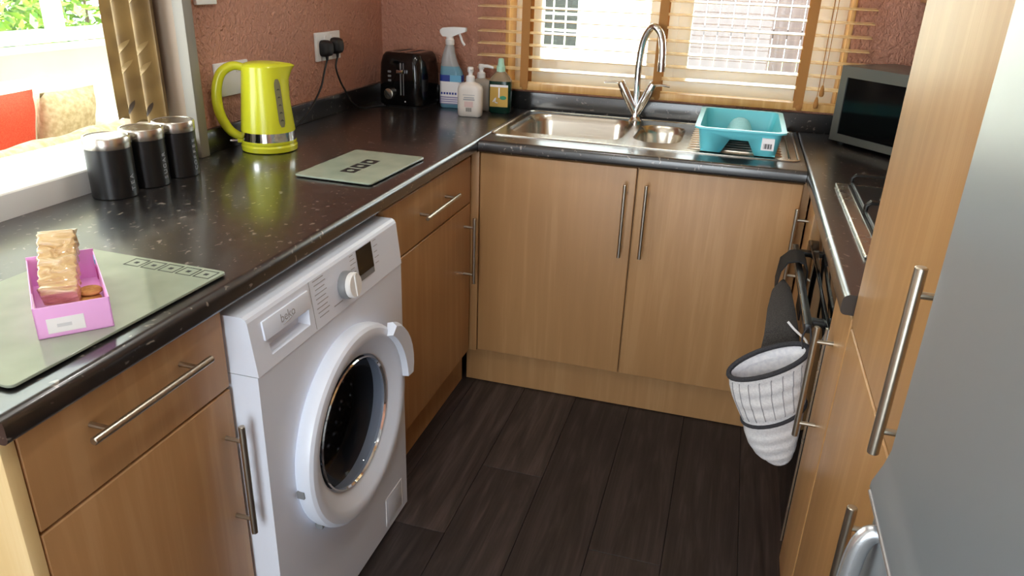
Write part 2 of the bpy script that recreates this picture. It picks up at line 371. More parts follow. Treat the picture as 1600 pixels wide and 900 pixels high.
# far left drawer unit
t = thing('base_cabinet', 'drawer-line base cabinet between washing machine and corner', 'cabinet', (-.3, -.33, 0))
b = NB(); box(b, -.58, XD-.021, -.655, .015, .15, ZB-.002); ob('body', b, WOOD, t)
d = slab('L', XD, -.640, -.002, .703, .855, WOOD, 'drawer', t); bar_handle(d, (.013, -.448, .782), (.013, -.195, .782), (1, 0, 0))
d = slab('L', XD, -.640, -.002, .158, .699, WOOD, 'door', t); bar_handle(d, (.013, -.058, .440), (.013, -.058, .668), (1, 0, 0))
b = NB(); box(b, -.085, -.067, -.655, .055, .002, .15); ob('plinth', b, WOODHY, t)
# sink unit
t = thing('sink_cabinet', 'double-door base cabinet under the steel sink', 'cabinet', (.5, .3, 0))
b = NB(); box(b, -.02, W+.02, YD+.021, YD+.03, .15, ZB-.002); box(b, -.02, 0, YD+.02, .62, .15, ZB-.002); box(b, W, W+.02, YD+.02, .62, .15, ZB-.002); box(b, 0, W, YD+.03, .62, .15, .168); ob('body', b, WOOD, t)
d = slab('B', YD, .002, .5065, .154, .864, WOOD, 'door', t); bar_handle(d, (.478, -.013, .582), (.478, -.013, .818), (0, -1, 0))
d = slab('B', YD, .5105, .987, .154, .864, WOOD, 'door', t); bar_handle(d, (.543, -.013, .585), (.543, -.013, .822), (0, -1, 0))
b = NB(); box(b, -.041, -.0005, YD-.004, YD+.02, .150, ZB-.003, .002); ob('filler_strip', b, CREAMWOOD if 0 else WOOD, t)
b = NB(); box(b, -.055, W+.06, .072, .088, .002, .149); ob('plinth', b, WOODH, t)
# right corner narrow unit
t = thing('pull_out_cabinet', 'narrow corner cabinet with bar handle beside the sink cabinet', 'cabinet', (1.3, -.06, 0))
b = NB(); box(b, XRD+.021, 1.58, -.124, .02, .15, ZB-.002); ob('body', b, WOOD, t)
d = slab('R', XRD, -.122, .015, .155, .864, WOOD, 'door', t); bar_handle(d, (XRD-.035, -.035, .572), (XRD-.035, -.035, .806), (-1, 0, 0))
b = NB(); box(b, XRD+.045, XRD+.06, -.124, .07, .002, .15); ob('plinth', b, WOODHY, t)
# narrow unit beside tall
t = thing('pull_out_cabinet', 'narrow pull-out cabinet between oven and tall larder', 'cabinet', (1.3, -.83, 0))
b = NB(); box(b, XRD+.021, 1.58, -.926, -.728, .15, ZB-.002); ob('body', b, WOOD, t)
d = slab('R', XRD, -.925, -.729, .155, .862, WOOD, 'door', t, bev=.006); bar_handle(d, (XRD-.035, -.812, .540), (XRD-.035, -.812, .790), (-1, 0, 0))
b = NB(); box(b, XRD+.045, XRD+.06, -.926, -.728, .002, .15); ob('plinth', b, WOODHY, t)
# tall larder
t = thing('tall_cabinet', 'tall two-door larder cabinet beside the silver fridge freezer', 'cabinet', (1.3, -1.18, 0))
b = NB(); box(b, XRD+.021, 1.6, -1.438, -.9295, .15, 2.15); ob('body', b, WOOD, t)
d = slab('R', XRD, -1.436, -.931, .854, 2.145, WOOD, 'door', t, bev=.006); bar_handle(d, (XRD-.035, -1.402, .893), (XRD-.035, -1.402, 1.130), (-1, 0, 0), r=.0068)
d = slab('R', XRD, -1.436, -.931, .155, .849, WOOD, 'door', t, bev=.006); bar_handle(d, (XRD-.035, -1.378, .556), (XRD-.035, -1.378, .795), (-1, 0, 0), r=.0065)
b = NB(); box(b, XRD+.045, XRD+.06, -1.438, -.9295, .002, .15); ob('plinth', b, WOODHY, t)
# wall cabinet
t = thing('wall_cabinet', 'wall cabinet above the microwave at the right wall', 'cabinet', (1.45, .35, 1.358))
b = NB(); box(b, 1.312, XR, .05, .64, 1.358, 2.1); ob('body', b, WOOD, t)
slab('R', 1.292, .052, .638, 1.352, 2.1, WOOD, 'door', t, bev=.007)

# ------------------------------------------------------------------ washing machine
MX = .031; MY0, MY1 = -1.264, -.664; MC = (-.956, .458)
wm = thing('washing_machine', 'white front-loading washing machine under the worktop', 'washing machine', (-.25, -.964, 0))
b = NB(); ZP = .735
body = [(-.53, .012), (-.53, .848), (.004, .848)]
outer = [Vector((MX, MY0, .012)), Vector((MX, MY1, .012)), Vector((MX, MY1, ZP)), Vector((MX, MY0, ZP))]
hole = circ((MX, MC[0], MC[1]), .196, 40, 'x')
filled(b, [outer, hole])
loft(b, [hole, circ((-.03, MC[0], MC[1]), .19, 40, 'x')], (False, False))
for y in (MY0, MY1): b.faces.new([b.verts.new(p) for p in [(-.53, y, .012), (MX, y, .012), (MX, y, ZP), (-.53, y, ZP)]])
b.faces.new([b.verts.new(p) for p in [(-.53, MY0, .012), (MX, MY0, .012), (MX, MY1, .012), (-.53, MY1, .012)]])
b.faces.new([b.verts.new(p) for p in [(-.53, MY0, .012), (-.53, MY1, .012), (-.53, MY1, ZP), (-.53, MY0, ZP)]])
ob('body', b, WHITE, wm, smooth=False)
def fx(z): return MX+.002-(z-ZP)*.12
# control panel: sloping front with a recess for the drawer grip
b = NB()
def fr(y, z): return Vector((fx(z), y, z))
ZS0 = ZP+.0006; ZS1 = .838
sc_h = [fr(-1.214, .757), fr(-1.084, .757), fr(-1.080, .788), fr(-1.218, .788)]
filled(b, [[fr(MY0+.0005, ZS0), fr(MY1-.0005, ZS0), fr(MY1-.0005, ZS1), fr(MY0+.0005, ZS1)], sc_h])
inn = [p+Vector((-.022, 0, -.001 if i < 2 else 0)) for i, p in enumerate(sc_h)]; inn[0].y += .008; inn[1].y -= .008; inn[0].z += .006; inn[1].z += .006
loft(b, [sc_h, inn], (False, True))
top = [(fx(ZS1), ZS1), (fx(ZS1)-.003, .844), (fx(ZS1)-.010, .848), (-.52, .848), (-.52, ZS0)]
loft(b, [[Vector((x, y, z)) for x, z in top] for y in (MY0+.0005, MY1-.0005)], (False, False), closed=False)
for y in (MY0+.0005, MY1-.0005): b.faces.new([b.verts.new((x, y, z)) for x, z in [(fx(ZS0), ZS0)]+top])
panel = ob('control_panel', b, WHITE, wm, ang=25)
nrm = Vector((1, 0, .12)).normalized(); upv = Vector((-.12, 0, 1)).normalized()
def plate(bm, y0, y1, z0, z1, h0, h1, bev=0):
    t2 = bmesh.new(); box(t2, 0, h1-h0, y0, y1, 0, (z1-z0)*1.007, bev)
    merge(bm, t2, basis(fr(0, z0)+nrm*h0, nrm, (0, 1, 0), upv))
b = NB(); plate(b, -1.228, -1.076, .790, .826, -.004, .0035, .0015); dr = ob('detergent_drawer', b, WHITE, wm)
text_mesh('logo', 'beko', .024, PRINT, dr, basis(fr(-1.152, .809)+nrm*.0036-off(dr), (0, 1, 0), upv, nrm))
b = NB(); tube(b, [fr(-1.172, .7965)+nrm*.0038, fr(-1.150, .7985)+nrm*.0038, fr(-1.128, .803)+nrm*.0038], [.0003, .0012, .0003], 6); ob('logo', b, PRINT, dr)
b = NB(); plate(b, -1.066, -1.0652, ZS0+.004, ZS1, -.001, .0004); ob('panel_seam', b, GREYP, panel)
kc = fr(-.937, .784)
tb = NB(); lathe(tb, [(.030, -.002), (.030, .012), (.0275, .016)], n=32); kb = NB(); merge(kb, tb, basis(kc, (0, 1, 0), upv, nrm)); kn = ob('programme_knob', kb, GREYP, wm)
tb = NB(); lathe(tb, [(.0272, .014), (.0272, .024), (.025, .027)], n=32); box(tb, -.0035, .0035, -.024, .024, .026, .0295, .0015); kb = NB(); merge(kb, tb, basis(kc, (0, 1, 0), upv, nrm)); ob('knob_cap', kb, WHITEP, kn)
b = NB(); plate(b, -.872, -.802, .778, .836, -.001, .0012); ds = ob('display', b, BLACKG, wm)
b = NB(); plate(b, -.872, -.802, .765, .777, -.001, .001); ob('display_strip', b, GREYP, ds)
b = NB()
for i in range(9):
    z = .832-i*.0095; plate(b, -1.052+.002*(i % 3), -1.012+.006*(i % 2), z, z+.0018, -.0002, .0003)
for i in range(8):
    z = .832-i*.0095; plate(b, -.902, -.886+.004*(i % 3), z, z+.0016, -.0002, .0003)
for i in range(5):
    z = .832-i*.013; plate(b, -.792, -.776+.004*(i % 2), z, z+.0014, -.0002, .0003)
plate(b, -.99, -.955, .755, .757, -.0002, .0003)
tag(ob('programme_print', b, PRINT, panel), kind='stuff')
cx = Vector((0, MC[0], MC[1]))
b = NB(); lathe(b, [(.226, MX-.002), (.229, MX+.008), (.229, MX+.022), (.226, MX+.031), (.219, MX+.036), (.208, MX+.0375), (.196, MX+.036), (.191, MX+.033), (.157, MX+.014), (.152, MX+.005)], cx, 'x', 72, (False, False))
lathe(b, [(.152, MX+.005), (.158, MX-.02)], cx, 'x', 72, (False, False)); wd = ob('door', b, WHITE, wm, ang=24)
b = NB(); lathe(b, [(.152, MX+.016), (.1495, MX+.019), (.147, MX+.014)], cx, 'x', 64, (False, False)); ob('glass_rim', b, CHROME, wd)
b = NB(); lathe(b, [(.1505, MX+.012), (.147, MX+.002), (.136, MX-.018), (.115, MX-.034), (.08, MX-.043), (.03, MX-.047), (.001, MX-.0475)], cx, 'x', 48, (False, False)); ob('door_glass', b, DOORGLASS, wd, ang=80)
# handle fin on the ring
b = NB(); A0, A1 = math.radians(4), math.radians(52); secs = []
for i in range(9):
    a = A0+(A1-A0)*i/8; rad = Vector((0, math.cos(a), math.sin(a))); e = math.sin(PI*min(1, max(0, (i+.6)/9.2)))**.5
    r1 = .205; r2 = .222+.030*e; c0 = Vector((MX, *MC))
    secs.append([c0+rad*r1+Vector((.036, 0, 0)), c0+rad*r2+Vector((.030, 0, 0)), c0+rad*(r2+.004)+Vector((.042, 0, 0)), c0+rad*(r2-.004)+Vector((.055, 0, 0)), c0+rad*(r1+.004)+Vector((.052, 0, 0))])
loft(b, secs); ob('door_handle', b, WHITE, wd, ang=50)
for a in (188, 222):
    a = math.radians(a); c0 = Vector((MX+.012, MC[0]+.2265*math.cos(a), MC[1]+.2265*math.sin(a)))
    b = NB(); box(b, c0.x-.010, c0.x+.006, c0.y-.006, c0.y+.004, c0.z-.008, c0.z+.008); ob('hinge', b, GREYP, wd)
# drum
def drum_mat():
    t = NT('perforated_drum'); t.b.inputs['Base Color'].default_value = lin('#8b8f96'); t.b.inputs['Metallic'].default_value = 1; t.b.inputs['Roughness'].default_value = .3
    c = t.coord((1, 1, 1)); v = t.n('ShaderNodeTexVoronoi', Scale=42.0, Randomness=.25); t.l(c, 0, v, 'Vector'); r = t.ramp([(.2, (0, 0, 0, 1)), (.45, (1, 1, 1, 1))]); t.l(v, 'Distance', r, 'Fac'); t.bump(r, 0, .9, .006)
    r2 = t.ramp([(.1, lin('#0c0d10')), (.3, lin('#a3a8b0'))]); t.l(v, 'Distance', r2, 'Fac'); t.l(r2, 0, t.b, 'Base Color'); return t.m
DRUM = drum_mat()
b = NB(); lathe(b, [(.165, -.045), (.172, -.052), (.232, -.07), (.236, -.2), (.232, -.40), (.20, -.415), (.001, -.42)], cx, 'x', 48, (False, False)); dm = ob('drum', b, DRUM, wm, ang=50)
b = NB(); lathe(b, [(.196, MX-.006), (.160, MX-.012), (.152, -.02), (.168, -.05)], cx, 'x', 48, (False, False)); ob('door_seal', b, plain('dark_grey_seal', '#3a3c40', .5), wm, ang=60)
for a in (30, 150, 270):
    a = math.radians(a); b = NB(); n_ = Vector((0, math.cos(a), math.sin(a))); s_ = Vector((0, -math.sin(a), math.cos(a)))
    loft(b, [[Vector((x, *MC))+n_*.235+s_*.035, Vector((x, *MC))+n_*(.235-h)+s_*.008, Vector((x, *MC))+n_*(.235-h)-s_*.008, Vector((x, *MC))+n_*.235-s_*.035] for x, h in ((-.09, .02), (-.14, .05), (-.33, .05), (-.39, .02))]); ob('drum_paddle', b, GREYP, dm)
b = NB(); box(b, MX-.001, MX+.0012, -.795, -.700, .032, .115, .001); fl = ob('filter_flap', b, WHITE, wm)
b = NB()
for a_ in ((-.797, -.7955, .030, .117), (-.6995, -.698, .030, .117), (-.797, -.698, .1155, .117)): box(b, MX-.001, MX+.0014, *a_)
ob('flap_gap', b, PAPER, fl)
for y in (-1.22, -.71):
    for x in (-.48, -.03):
        b = NB(); lathe(b, [(.02, 0), (.02, .006), (.012, .008), (.012, .014)], (x, y, 0), n=16); ob('foot', b, BLACKP, wm)

# ------------------------------------------------------------------ sink, tap, drainer
sk = thing('sink', 'stainless steel sink with bowl, half bowl and ribbed drainer', 'sink', (.487, .36, ZT))
b = NB(); SZ = ZT+.004
o1 = rrect(.488, .359, .968, .496, .03, SZ); h1 = rrect(.228, .372, .392, .385, .075, SZ-.003, 7); h2 = rrect(.533, .362, .158, .312, .065, SZ-.003, 7)
filled(b, [[p for p in rrect(.488, .359, .956, .484, .026, SZ-.003)], h1, h2])
loft(b, [rrect(.488, .359, .974, .502, .032, ZT+.0005), rrect(.488, .359, .974, .502, .032, SZ-.001), rrect(.488, .359, .968, .496, .03, SZ), rrect(.488, .359, .960, .488, .028, SZ-.0008), rrect(.488, .359, .956, .484, .026, SZ-.003)], (False, False))
plate_o = ob('sink_top', b, SINK, sk, ang=40)
for nm, cx_, cy_, w_, h_, r_, dep in (('main_bowl', .228, .372, .392, .385, .075, .16), ('half_bowl', .533, .362, .158, .312, .065, .12)):
    b = NB(); L = [(0, 0, SZ-.003), (.004, 0, SZ-.007), (.010, 0, SZ-.03), (.016, 0, SZ-dep*.75), (.030, 0, SZ-dep*.93), (.06, 0, SZ-dep)]
    loft(b, [rrect(cx_, cy_, w_-2*i, h_-2*i, max(r_-i*.5, .012), z, 7) for i, _, z in L], (False, True)); bo = ob(nm, b, SINK, sk, ang=60)
    b = NB(); lathe(b, [(.032, .0005), (.032, .003), (.026, .004), (.02, .001)], (cx_, cy_, SZ-dep), n=24); ob('plug_hole', b, CHROME, bo)
for i in range(11):
    y = .165+i*.0385; b = NB(); pts = [Vector((x, y, SZ-.0035+.0028*math.sin(PI*min(1, max(0, (x-.640)/.02))/2)*1)) for x in (.638, .65, .68, .80, .88, .915)]+[Vector((.925, y, SZ-.004))]
    tube(b, pts, [.002, .0045, .005, .005, .005, .004, .001], 8); ob('drainer_rib', b, SINK, plate_o)
b = NB(); tube(b, [(.945, y, SZ-.002) for y in (.15, .16, .3, .5, .56, .57)], [.001, .004, .004, .004, .004, .001], 8); ob('drainer_rib', b, SINK, plate_o)

tp = thing('mixer_tap', 'chrome swan-neck mixer tap with two splayed levers', 'tap', (.422, .545, SZ-.003))
tb = (.422, .545)
b = NB(); lathe(b, [(.026, SZ-.003), (.026, SZ+.004), (.020, SZ+.010), (.0165, SZ+.02), (.016, SZ+.045), (.012, SZ+.055)], (tb[0], tb[1], 0), n=24); ob('body', b, CHROME, tp)
b = NB(); neck = spline([(tb[0], tb[1], SZ+.04), (tb[0]-.004, tb[1], SZ+.10), (tb[0]-.006, tb[1], SZ+.20), (tb[0]+.004, tb[1]-.006, SZ+.285), (tb[0]+.032, tb[1]-.018, SZ+.330), (tb[0]+.062, tb[1]-.03, SZ+.31), (tb[0]+.075, tb[1]-.036, SZ+.26), (tb[0]+.078, tb[1]-.038, SZ+.20)], 6)
tube(b, neck, .0122, 16); ob('spout', b, CHROME, tp)
b = NB(); tube(b, [(tb[0]+.0775, tb[1]-.0378, SZ+.215), (tb[0]+.078, tb[1]-.038, SZ+.185)], .0138, 16); ob('spout_tip', b, CHROME, tp)
for s, dx in ((-1, -.052), (1, .044)):
    b = NB(); p0 = Vector((tb[0]+s*.004, tb[1]-.004, SZ+.03)); p1 = Vector((tb[0]+dx, tb[1]-.012, SZ+.118))
    tube(b, [p0, p0.lerp(p1, .3), p0.lerp(p1, .8), p1], [.012, .0145, .0165, .016], 16); va = ob('valve_arm', b, CHROME, tp)
    d_ = (p1-p0).normalized(); b = NB(); tube(b, [p1, p1+d_*.004], .0125, 16); tube(b, [p1+d_*.003, p1+d_*.022, p1+d_*.026], [.0155, .014, .009], 16)
    q = p1+d_*.016; tube(b, [q, q+Vector((s*.03, -.004, .004)), q+Vector((s*.062, -.008, .001))], [.005, .0045, .004], 10); ob('lever', b, CHROME, va)

# dish drainer
AX0, AX1, AY0, AY1 = .662, .918, .105, .500; AZ0, AZ1 = SZ+.0015, .990
dd = thing('dish_drainer', 'aqua plastic dish drainer on the sink drainer', 'dish drainer', ((AX0+AX1)/2, (AY0+AY1)/2, AZ0))
cxd, cyd = (AX0+AX1)/2, (AY0+AY1)/2; tw, th = AX1-AX0, AY1-AY0
AM = .006
def dl(i, z): return rrect(cxd, cyd, tw-2*i, th-2*i, .025, z, 4)
b = NB()
rings = [dl(.016, AZ0+.001), dl(.006, AZ1-.012), dl(.004, AZ1-.004), dl(-.006, AZ1-.005), dl(-.006, AZ1), dl(.009, AZ1), dl(.011, AZ1-.006), dl(.0205, AZ0+.001)]
loft(b, rings+[rings[0]], (False, False)); bmesh.ops.remove_doubles(b, verts=b.verts, dist=1e-6)
bodyd = ob('basin', b, AQUA, dd, ang=40)
c_ = NB(); loft(c_, [[Vector((cxd+dx, y, z)) for dx, z in ((-.056, AZ0-.01), (.056, AZ0-.01), (.027, AZ0+.044), (-.027, AZ0+.044))] for y in (AY0-.02, AY0+.06)])
cut = ob('cutter', c_, AQUA, dd); md_ = bodyd.modifiers.new('opening', 'BOOLEAN'); md_.operation = 'DIFFERENCE'; md_.object = cut; md_.solver = 'EXACT'
bpy.context.view_layer.update(); nm_ = bpy.data.meshes.new_from_object(bodyd.evaluated_get(bpy.context.evaluated_depsgraph_get())); bodyd.modifiers.clear(); bodyd.data = nm_; bpy.data.objects.remove(cut)
b = NB()
# base floor with the tunnel
x_l, x_r = cxd-.052, cxd+.052
for x0, x1 in ((AX0+.018, x_l), (x_r, AX1-.018)): box(b, x0, x1, AY0+.018, AY1-.018, AZ0+.001, AZ0+.005)
ob('basin_floor', b, AQUA, dd, smooth=False)
b = NB(); arch = []
def tun(y):
    f = (y-AY0)/(AY1-AY0); k_ = 1-.18*f
    pr = [(-.056, .001), (-.044, .020), (-.034, .040), (-.024, .050), (-.010, .056), (.010, .056), (.024, .050), (.034, .040), (.044, .020), (.056, .001)]
    return [Vector((cxd+dx*k_, y, AZ0+dz*(1-.08*f))) for dx, dz in pr]
loft(b, [tun(y) for y in (AY0+.012, AY0+.15, AY0+.28, AY1-.019)], (False, False), closed=False)
ob('plate_tunnel', b, AQUA, dd, ang=60)
AQUAL = plain('aqua_rib', '#a5e2e8', .3)
for i in range(12):
    y = AY0+.055+i*.026; b = NB(); cc_ = Vector((cxd, y, AZ0)); tube(b, [cc_+(p-cc_)*1.03+Vector((0, 0, .0015)) for p in tun(y)[1:-1]], .003, 6); ob('plate_rib', b, AQUAL, dd)
b = NB(); box(b, AX1-.062, AX1-.026, AY0+.001, AY0+.0125, AZ0+.022, AZ0+.058)
bmesh.ops.transform(b, matrix=Matrix.Rotation(0, 4, 'X'), verts=b.verts)
st = ob('sticker', b, PAPER, dd)
b = NB()
for i in range(9): box(b, AX1-.056+i*.0026, AX1-.056+i*.0026+.0008+.0008*(i % 3), AY0+.0005, AY0+.004, AZ0+.027, AZ0+.042)
ob('barcode', b, INK, st)

# ------------------------------------------------------------------ hob, oven
hb = thing('gas_hob', 'stainless steel gas hob with black pan supports', 'hob', (1.3, -.43, ZT))
b = NB(); box(b, 1.047, 1.555, -.724, -.136, ZT+.0005, ZT+.009, .004, 3); tr = ob('hob_tray', b, STEEL, hb)
b = NB(); box(b, 1.075, 1.53, -.70, -.16, ZT+.009, ZT+.0115, .001); ob('hob_well', b, plain('dark_hob_steel', '#4a4a4a', .3, .8), tr)
for i, (x, y, r_) in enumerate(((1.19, -.29, .045), (1.19, -.57, .036), (1.42, -.29, .036), (1.42, -.57, .05))):
    b = NB(); lathe(b, [(r_+.012, ZT+.0118), (r_+.010, ZT+.016), (r_, ZT+.018), (r_, ZT+.024)], (x, y, 0), n=28); bu = ob('burner', b, STEEL, hb)
    b = NB(); lathe(b, [(r_*.9, ZT+.0235), (r_*.9, ZT+.029), (r_*.8, ZT+.031)], (x, y, 0), n=28); ob('burner_cap', b, BLACKP, bu)
for y0, y1 in ((-.425, -.165), (-.695, -.435)):
    b = NB(); zz = ZT+.040
    tube(b, [(1.082, y0, ZT+.014), (1.082, y0, zz-.008), (1.09, y0, zz), (1.52, y0, zz), (1.526, y0, ZT+.014)], .0045, 8)
    tube(b, [(1.082, y1, ZT+.014), (1.082, y1, zz-.008), (1.09, y1, zz), (1.52, y1, zz), (1.526, y1, ZT+.014)], .0045, 8)
    tube(b, [(1.084, y0, ZT+.018), (1.084, y1, ZT+.018)], .0045, 8)
    for x in (1.19, 1.42):
        tube(b, [(x, y0, zz), (x, y0+.085, zz)], .004, 8); tube(b, [(x, y1, zz), (x, y1-.085, zz)], .004, 8)
    ob('pan_support', b, BLACKM, hb)

OY0, OY1 = -.7275, -.1255
ov = thing('built_under_oven', 'black glass oven under the hob', 'oven', (1.3, -.43, 0))
b = NB(); box(b, XRD+.022, 1.56, OY0, OY1, .15, ZB-.004); ob('body', b, BLACKP, ov)
b = NB(); box(b, XRD+.003, XRD+.022, OY0+.002, OY1-.002, .755, .864, .003); ob('control_fascia', b, OVENG, ov)
b = NB(); box(b, XRD-.001, XRD+.022, OY0+.002, OY1-.002, .20, .750, .004); od = ob('oven_door', b, OVENG, ov)
b = NB(); box(b, XRD-.0045, XRD-.0005, OY0+.002, OY0+.010, .20, .750); ob('door_edge_trim', b, STEEL, od)
b = NB(); zc, xh = .792 if 0 else .735, XRD-.034
box(b, xh-.009, xh+.007, -.70, -.16, .722, .744, .004)
for y in (-.66, -.20): box(b, xh, XRD+.002, y-.012, y+.012, .726, .740, .003)
ob('oven_handle', b, BLACKM, od)
b = NB(); tube(b, [(xh-.0095, -.695, .7425), (xh-.0095, -.165, .7425)], .0012, 6); ob('handle_highlight_strip', b, STEEL, od)
b = NB(); box(b, XRD+.045, XRD+.06, OY0, OY1, .002, .148); ob('plinth', b, WOODHY, ov)

# oven glove: hangs from the oven handle
og = thing('oven_glove', 'white checked double oven glove hanging from the oven handle', 'oven glove', (.93, -.62, .74))
# strap over the handle
def ribbon(bm, pts, wd, th):
    loops = []
    for i, (p, wdir) in enumerate(pts):
        p = Vector(p); wv = Vector(wdir).normalized(); t_ = (Vector(pts[min(i+1, len(pts)-1)][0])-Vector(pts[max(i-1, 0)][0])).normalized(); n_ = t_.cross(wv).normalized(); ww = wd[i] if isinstance(wd, list) else wd
        loops.append([p+wv*ww/2+n_*th/2, p-wv*ww/2+n_*th/2, p-wv*ww/2-n_*th/2, p+wv*ww/2-n_*th/2])
    loft(bm, loops)
b = NB()
st_pts = [((.934, -.36, .62), (0, 1, .1)), ((.928, -.33, .69), (0, 1, .1)), ((.934, -.31, .732), (0, 1, .2)), ((.952, -.30, .752), (.1, 1, .1)), ((.972, -.30, .757), (0, 1, 0)), ((.988, -.30, .752), (0, 1, 0)), ((.996, -.30, .735), (0, 1, 0)), ((.998, -.30, .69), (0, 1, 0)), ((.998, -.30, .60), (0, 1, 0))]
ribbon(b, st_pts, [.06, .06, .07, .08, .09, .10, .10, .10, .10], .004); ob('strap', b, STRAP, og)
# terry backing running down behind the pocket
b = NB(); loops = []
for (cx_, cy_, cz_, hw, hd) in ((.944, -.335, .69, .008, .010), (.938, -.40, .695, .022, .014), (.935, -.50, .69, .030, .016), (.936, -.60, .67, .036, .016), (.938, -.645, .62, .045, .014), (.945, -.66, .55, .05, .012)):
    loops.append([Vector((cx_+hw*math.cos(2*PI*i/14), cy_+hd*.3*math.sin(2*PI*i/14), cz_+hd*math.sin(2*PI*i/14)+hw*.25*math.cos(2*PI*i/14))) for i in range(14)])
loft(b, loops); ob('terry_back', b, TERRY, og)
# pocket: lofted rings from the open rim to the rounded tip
secs = [((.833, .597), (.985, .688), .030), ((.838, .572), (.990, .655), .033), ((.847, .547), (.994, .620), .034), ((.862, .518), (.998, .590), .034), ((.878, .490), (1.000, .562), .033), ((.886, .462), (1.001, .525), .032), ((.897, .438), (1.001, .49), .030), ((.914, .417), (1.001, .455), .027), ((.940, .402), (.998, .425), .020), ((.962, .396), (.990, .405), .010)]
def msec(s, k=1.0, dy=0):
    (x0, z0), (x1, z1), h = s; c = Vector(((x0+x1)/2, -.700+dy, (z0+z1)/2)); hv = Vector(((x1-x0)/2, 0, (z1-z0)/2))*k
    up = Vector((-hv.z, 0, hv.x)).normalized()
    return [c+hv*math.cos(2*PI*i/32)+(Vector((0, h*k, 0))+up*h*.55*k)*math.sin(2*PI*i/32)*1.0 for i in range(32)]
fine = []
for s0, s1 in zip(secs, secs[1:]):
    for j in range(3):
        f = j/3; mx_ = lambda a, c: tuple(p*(1-f)+q*f for p, q in zip(a, c))
        fine.append((mx_(s0[0], s1[0]), mx_(s0[1], s1[1]), s0[2]*(1-f)+s1[2]*f+.0035*math.sin((len(fine))*2.1)))
fine.append(secs[-1])
b = NB(); loft(b, [msec(s) for s in fine], (False, True)); pk = ob('pocket', b, MITT, og, ang=80)
b = NB(); loft(b, [msec(s, .93) for s in fine[:16]], (False, True)); ob('lining', b, LINING, pk, ang=80)
b = NB(); lp = msec(fine[0], 1.0); tube(b, lp+[lp[0], lp[1]], .0058, 8); ob('rim_piping', b, PIPING, pk)
b = NB(); lp = msec(fine[12], 1.01); tube(b, lp+[lp[0], lp[1]], .0045, 8); ob('band_piping', b, PIPING, pk)
CHK = plain('grey_check_line', '#8d8d93', .9)
for kk in (18, 19.5, 21, 22.5, 24, 25.5, 27, 28.5, 30):
    i0 = int(kk) % 32; b = NB(); pts = []
    for s in fine[1:12]:
        L = msec(s, 1.012); a = L[i0].lerp(L[(i0+1) % 32], kk-int(kk)); pts.append(a)
    tube(b, pts, .0011, 5); ob('check_line', b, CHK, pk)
b = NB(); tube(b, spline([(.945, -.60, .700), (.962, -.605, .685), (.985, -.62, .672), (.990, -.64, .668)], 5), .0028, 8); ob('white_piping', b, PAPER, og)
b = NB(); tube(b, spline([(.985, -.70, .688), (.985, -.71, .710), (.978, -.70, .738), (.968, -.70, .715), (.972, -.71, .69)], 6), .0022, 6); ob('hanging_loop', b, PIPING, og)

# ------------------------------------------------------------------ kettle
kt = thing('electric_kettle', 'lime green electric kettle with water gauge and chrome band', 'kettle', (-.506, -.372, ZT), math.atan2(.62, .785)); kt.scale = (.95, .95, .985)
# local: +x spout, -x handle, camera side = -y
def kloop(r, z, sp=0): 
    o = circ((0, 0, z), r, 40)
    for p in o:
        c = max(0, p.x/r); p.x += 1.7*sp*c**8
    return o
b = NB(); loft(b, [kloop(.076, .0), kloop(.081, .003), kloop(.082, .016), kloop(.078, .022)]); ob('power_base', b, LIME, kt, local=True)
b = NB(); loft(b, [kloop(.0795, .023), kloop(.0805, .028), kloop(.0800, .032)]); loft(b, [kloop(.0785, .056), kloop(.078, .062), kloop(.074, .10), kloop(.069, .15), kloop(.064, .20, .004), kloop(.0615, .225, .012), kloop(.0605, .236, .018)], (True, False)); kb = ob('kettle_body', b, LIME, kt, local=True, ang=50)
b = NB(); loft(b, [kloop(.0795, .032), kloop(.0785, .057)], (False, False)); ob('chrome_band', b, CHROME, kt, local=True)
b = NB(); loft(b, [kloop(.0605, .236, .018), kloop(.057, .241, .014), kloop(.040, .246, .004), kloop(.01, .2475)], (False, True)); ob('lid', b, LIME, kt, local=True, ang=60)
b = NB(); hp = spline([(-.052, 0, .232), (-.085, 0, .236), (-.118, 0, .215), (-.134, 0, .165), (-.132, 0, .11), (-.113, 0, .065), (-.090, 0, .045), (-.072, 0, .040)], 5)
loops = []
for i, p in enumerate(hp):
    t_ = (hp[min(i+1, len(hp)-1)]-hp[max(i-1, 0)]).normalized(); n_ = Vector((t_.z, 0, -t_.x)); f = i/(len(hp)-1); a_, c_ = .0105+.004*math.sin(PI*f), .014
    loops.append([p+n_*a_*math.cos(2*PI*j/14)+Vector((0, 1, 0))*c_*math.sin(2*PI*j/14) for j in range(14)])
loft(b, loops); ob('handle', b, LIME, kt, local=True, ang=70)
b = NB(); box(b, -.092, -.070, -.011, .011, .024, .050, .004); ob('switch_housing', b, LIME, kt, local=True)
b = NB(); box(b, -.112, -.085, -.010, .010, .028, .034, .002); ob('switch_lever', b, STEEL, kt, local=True)
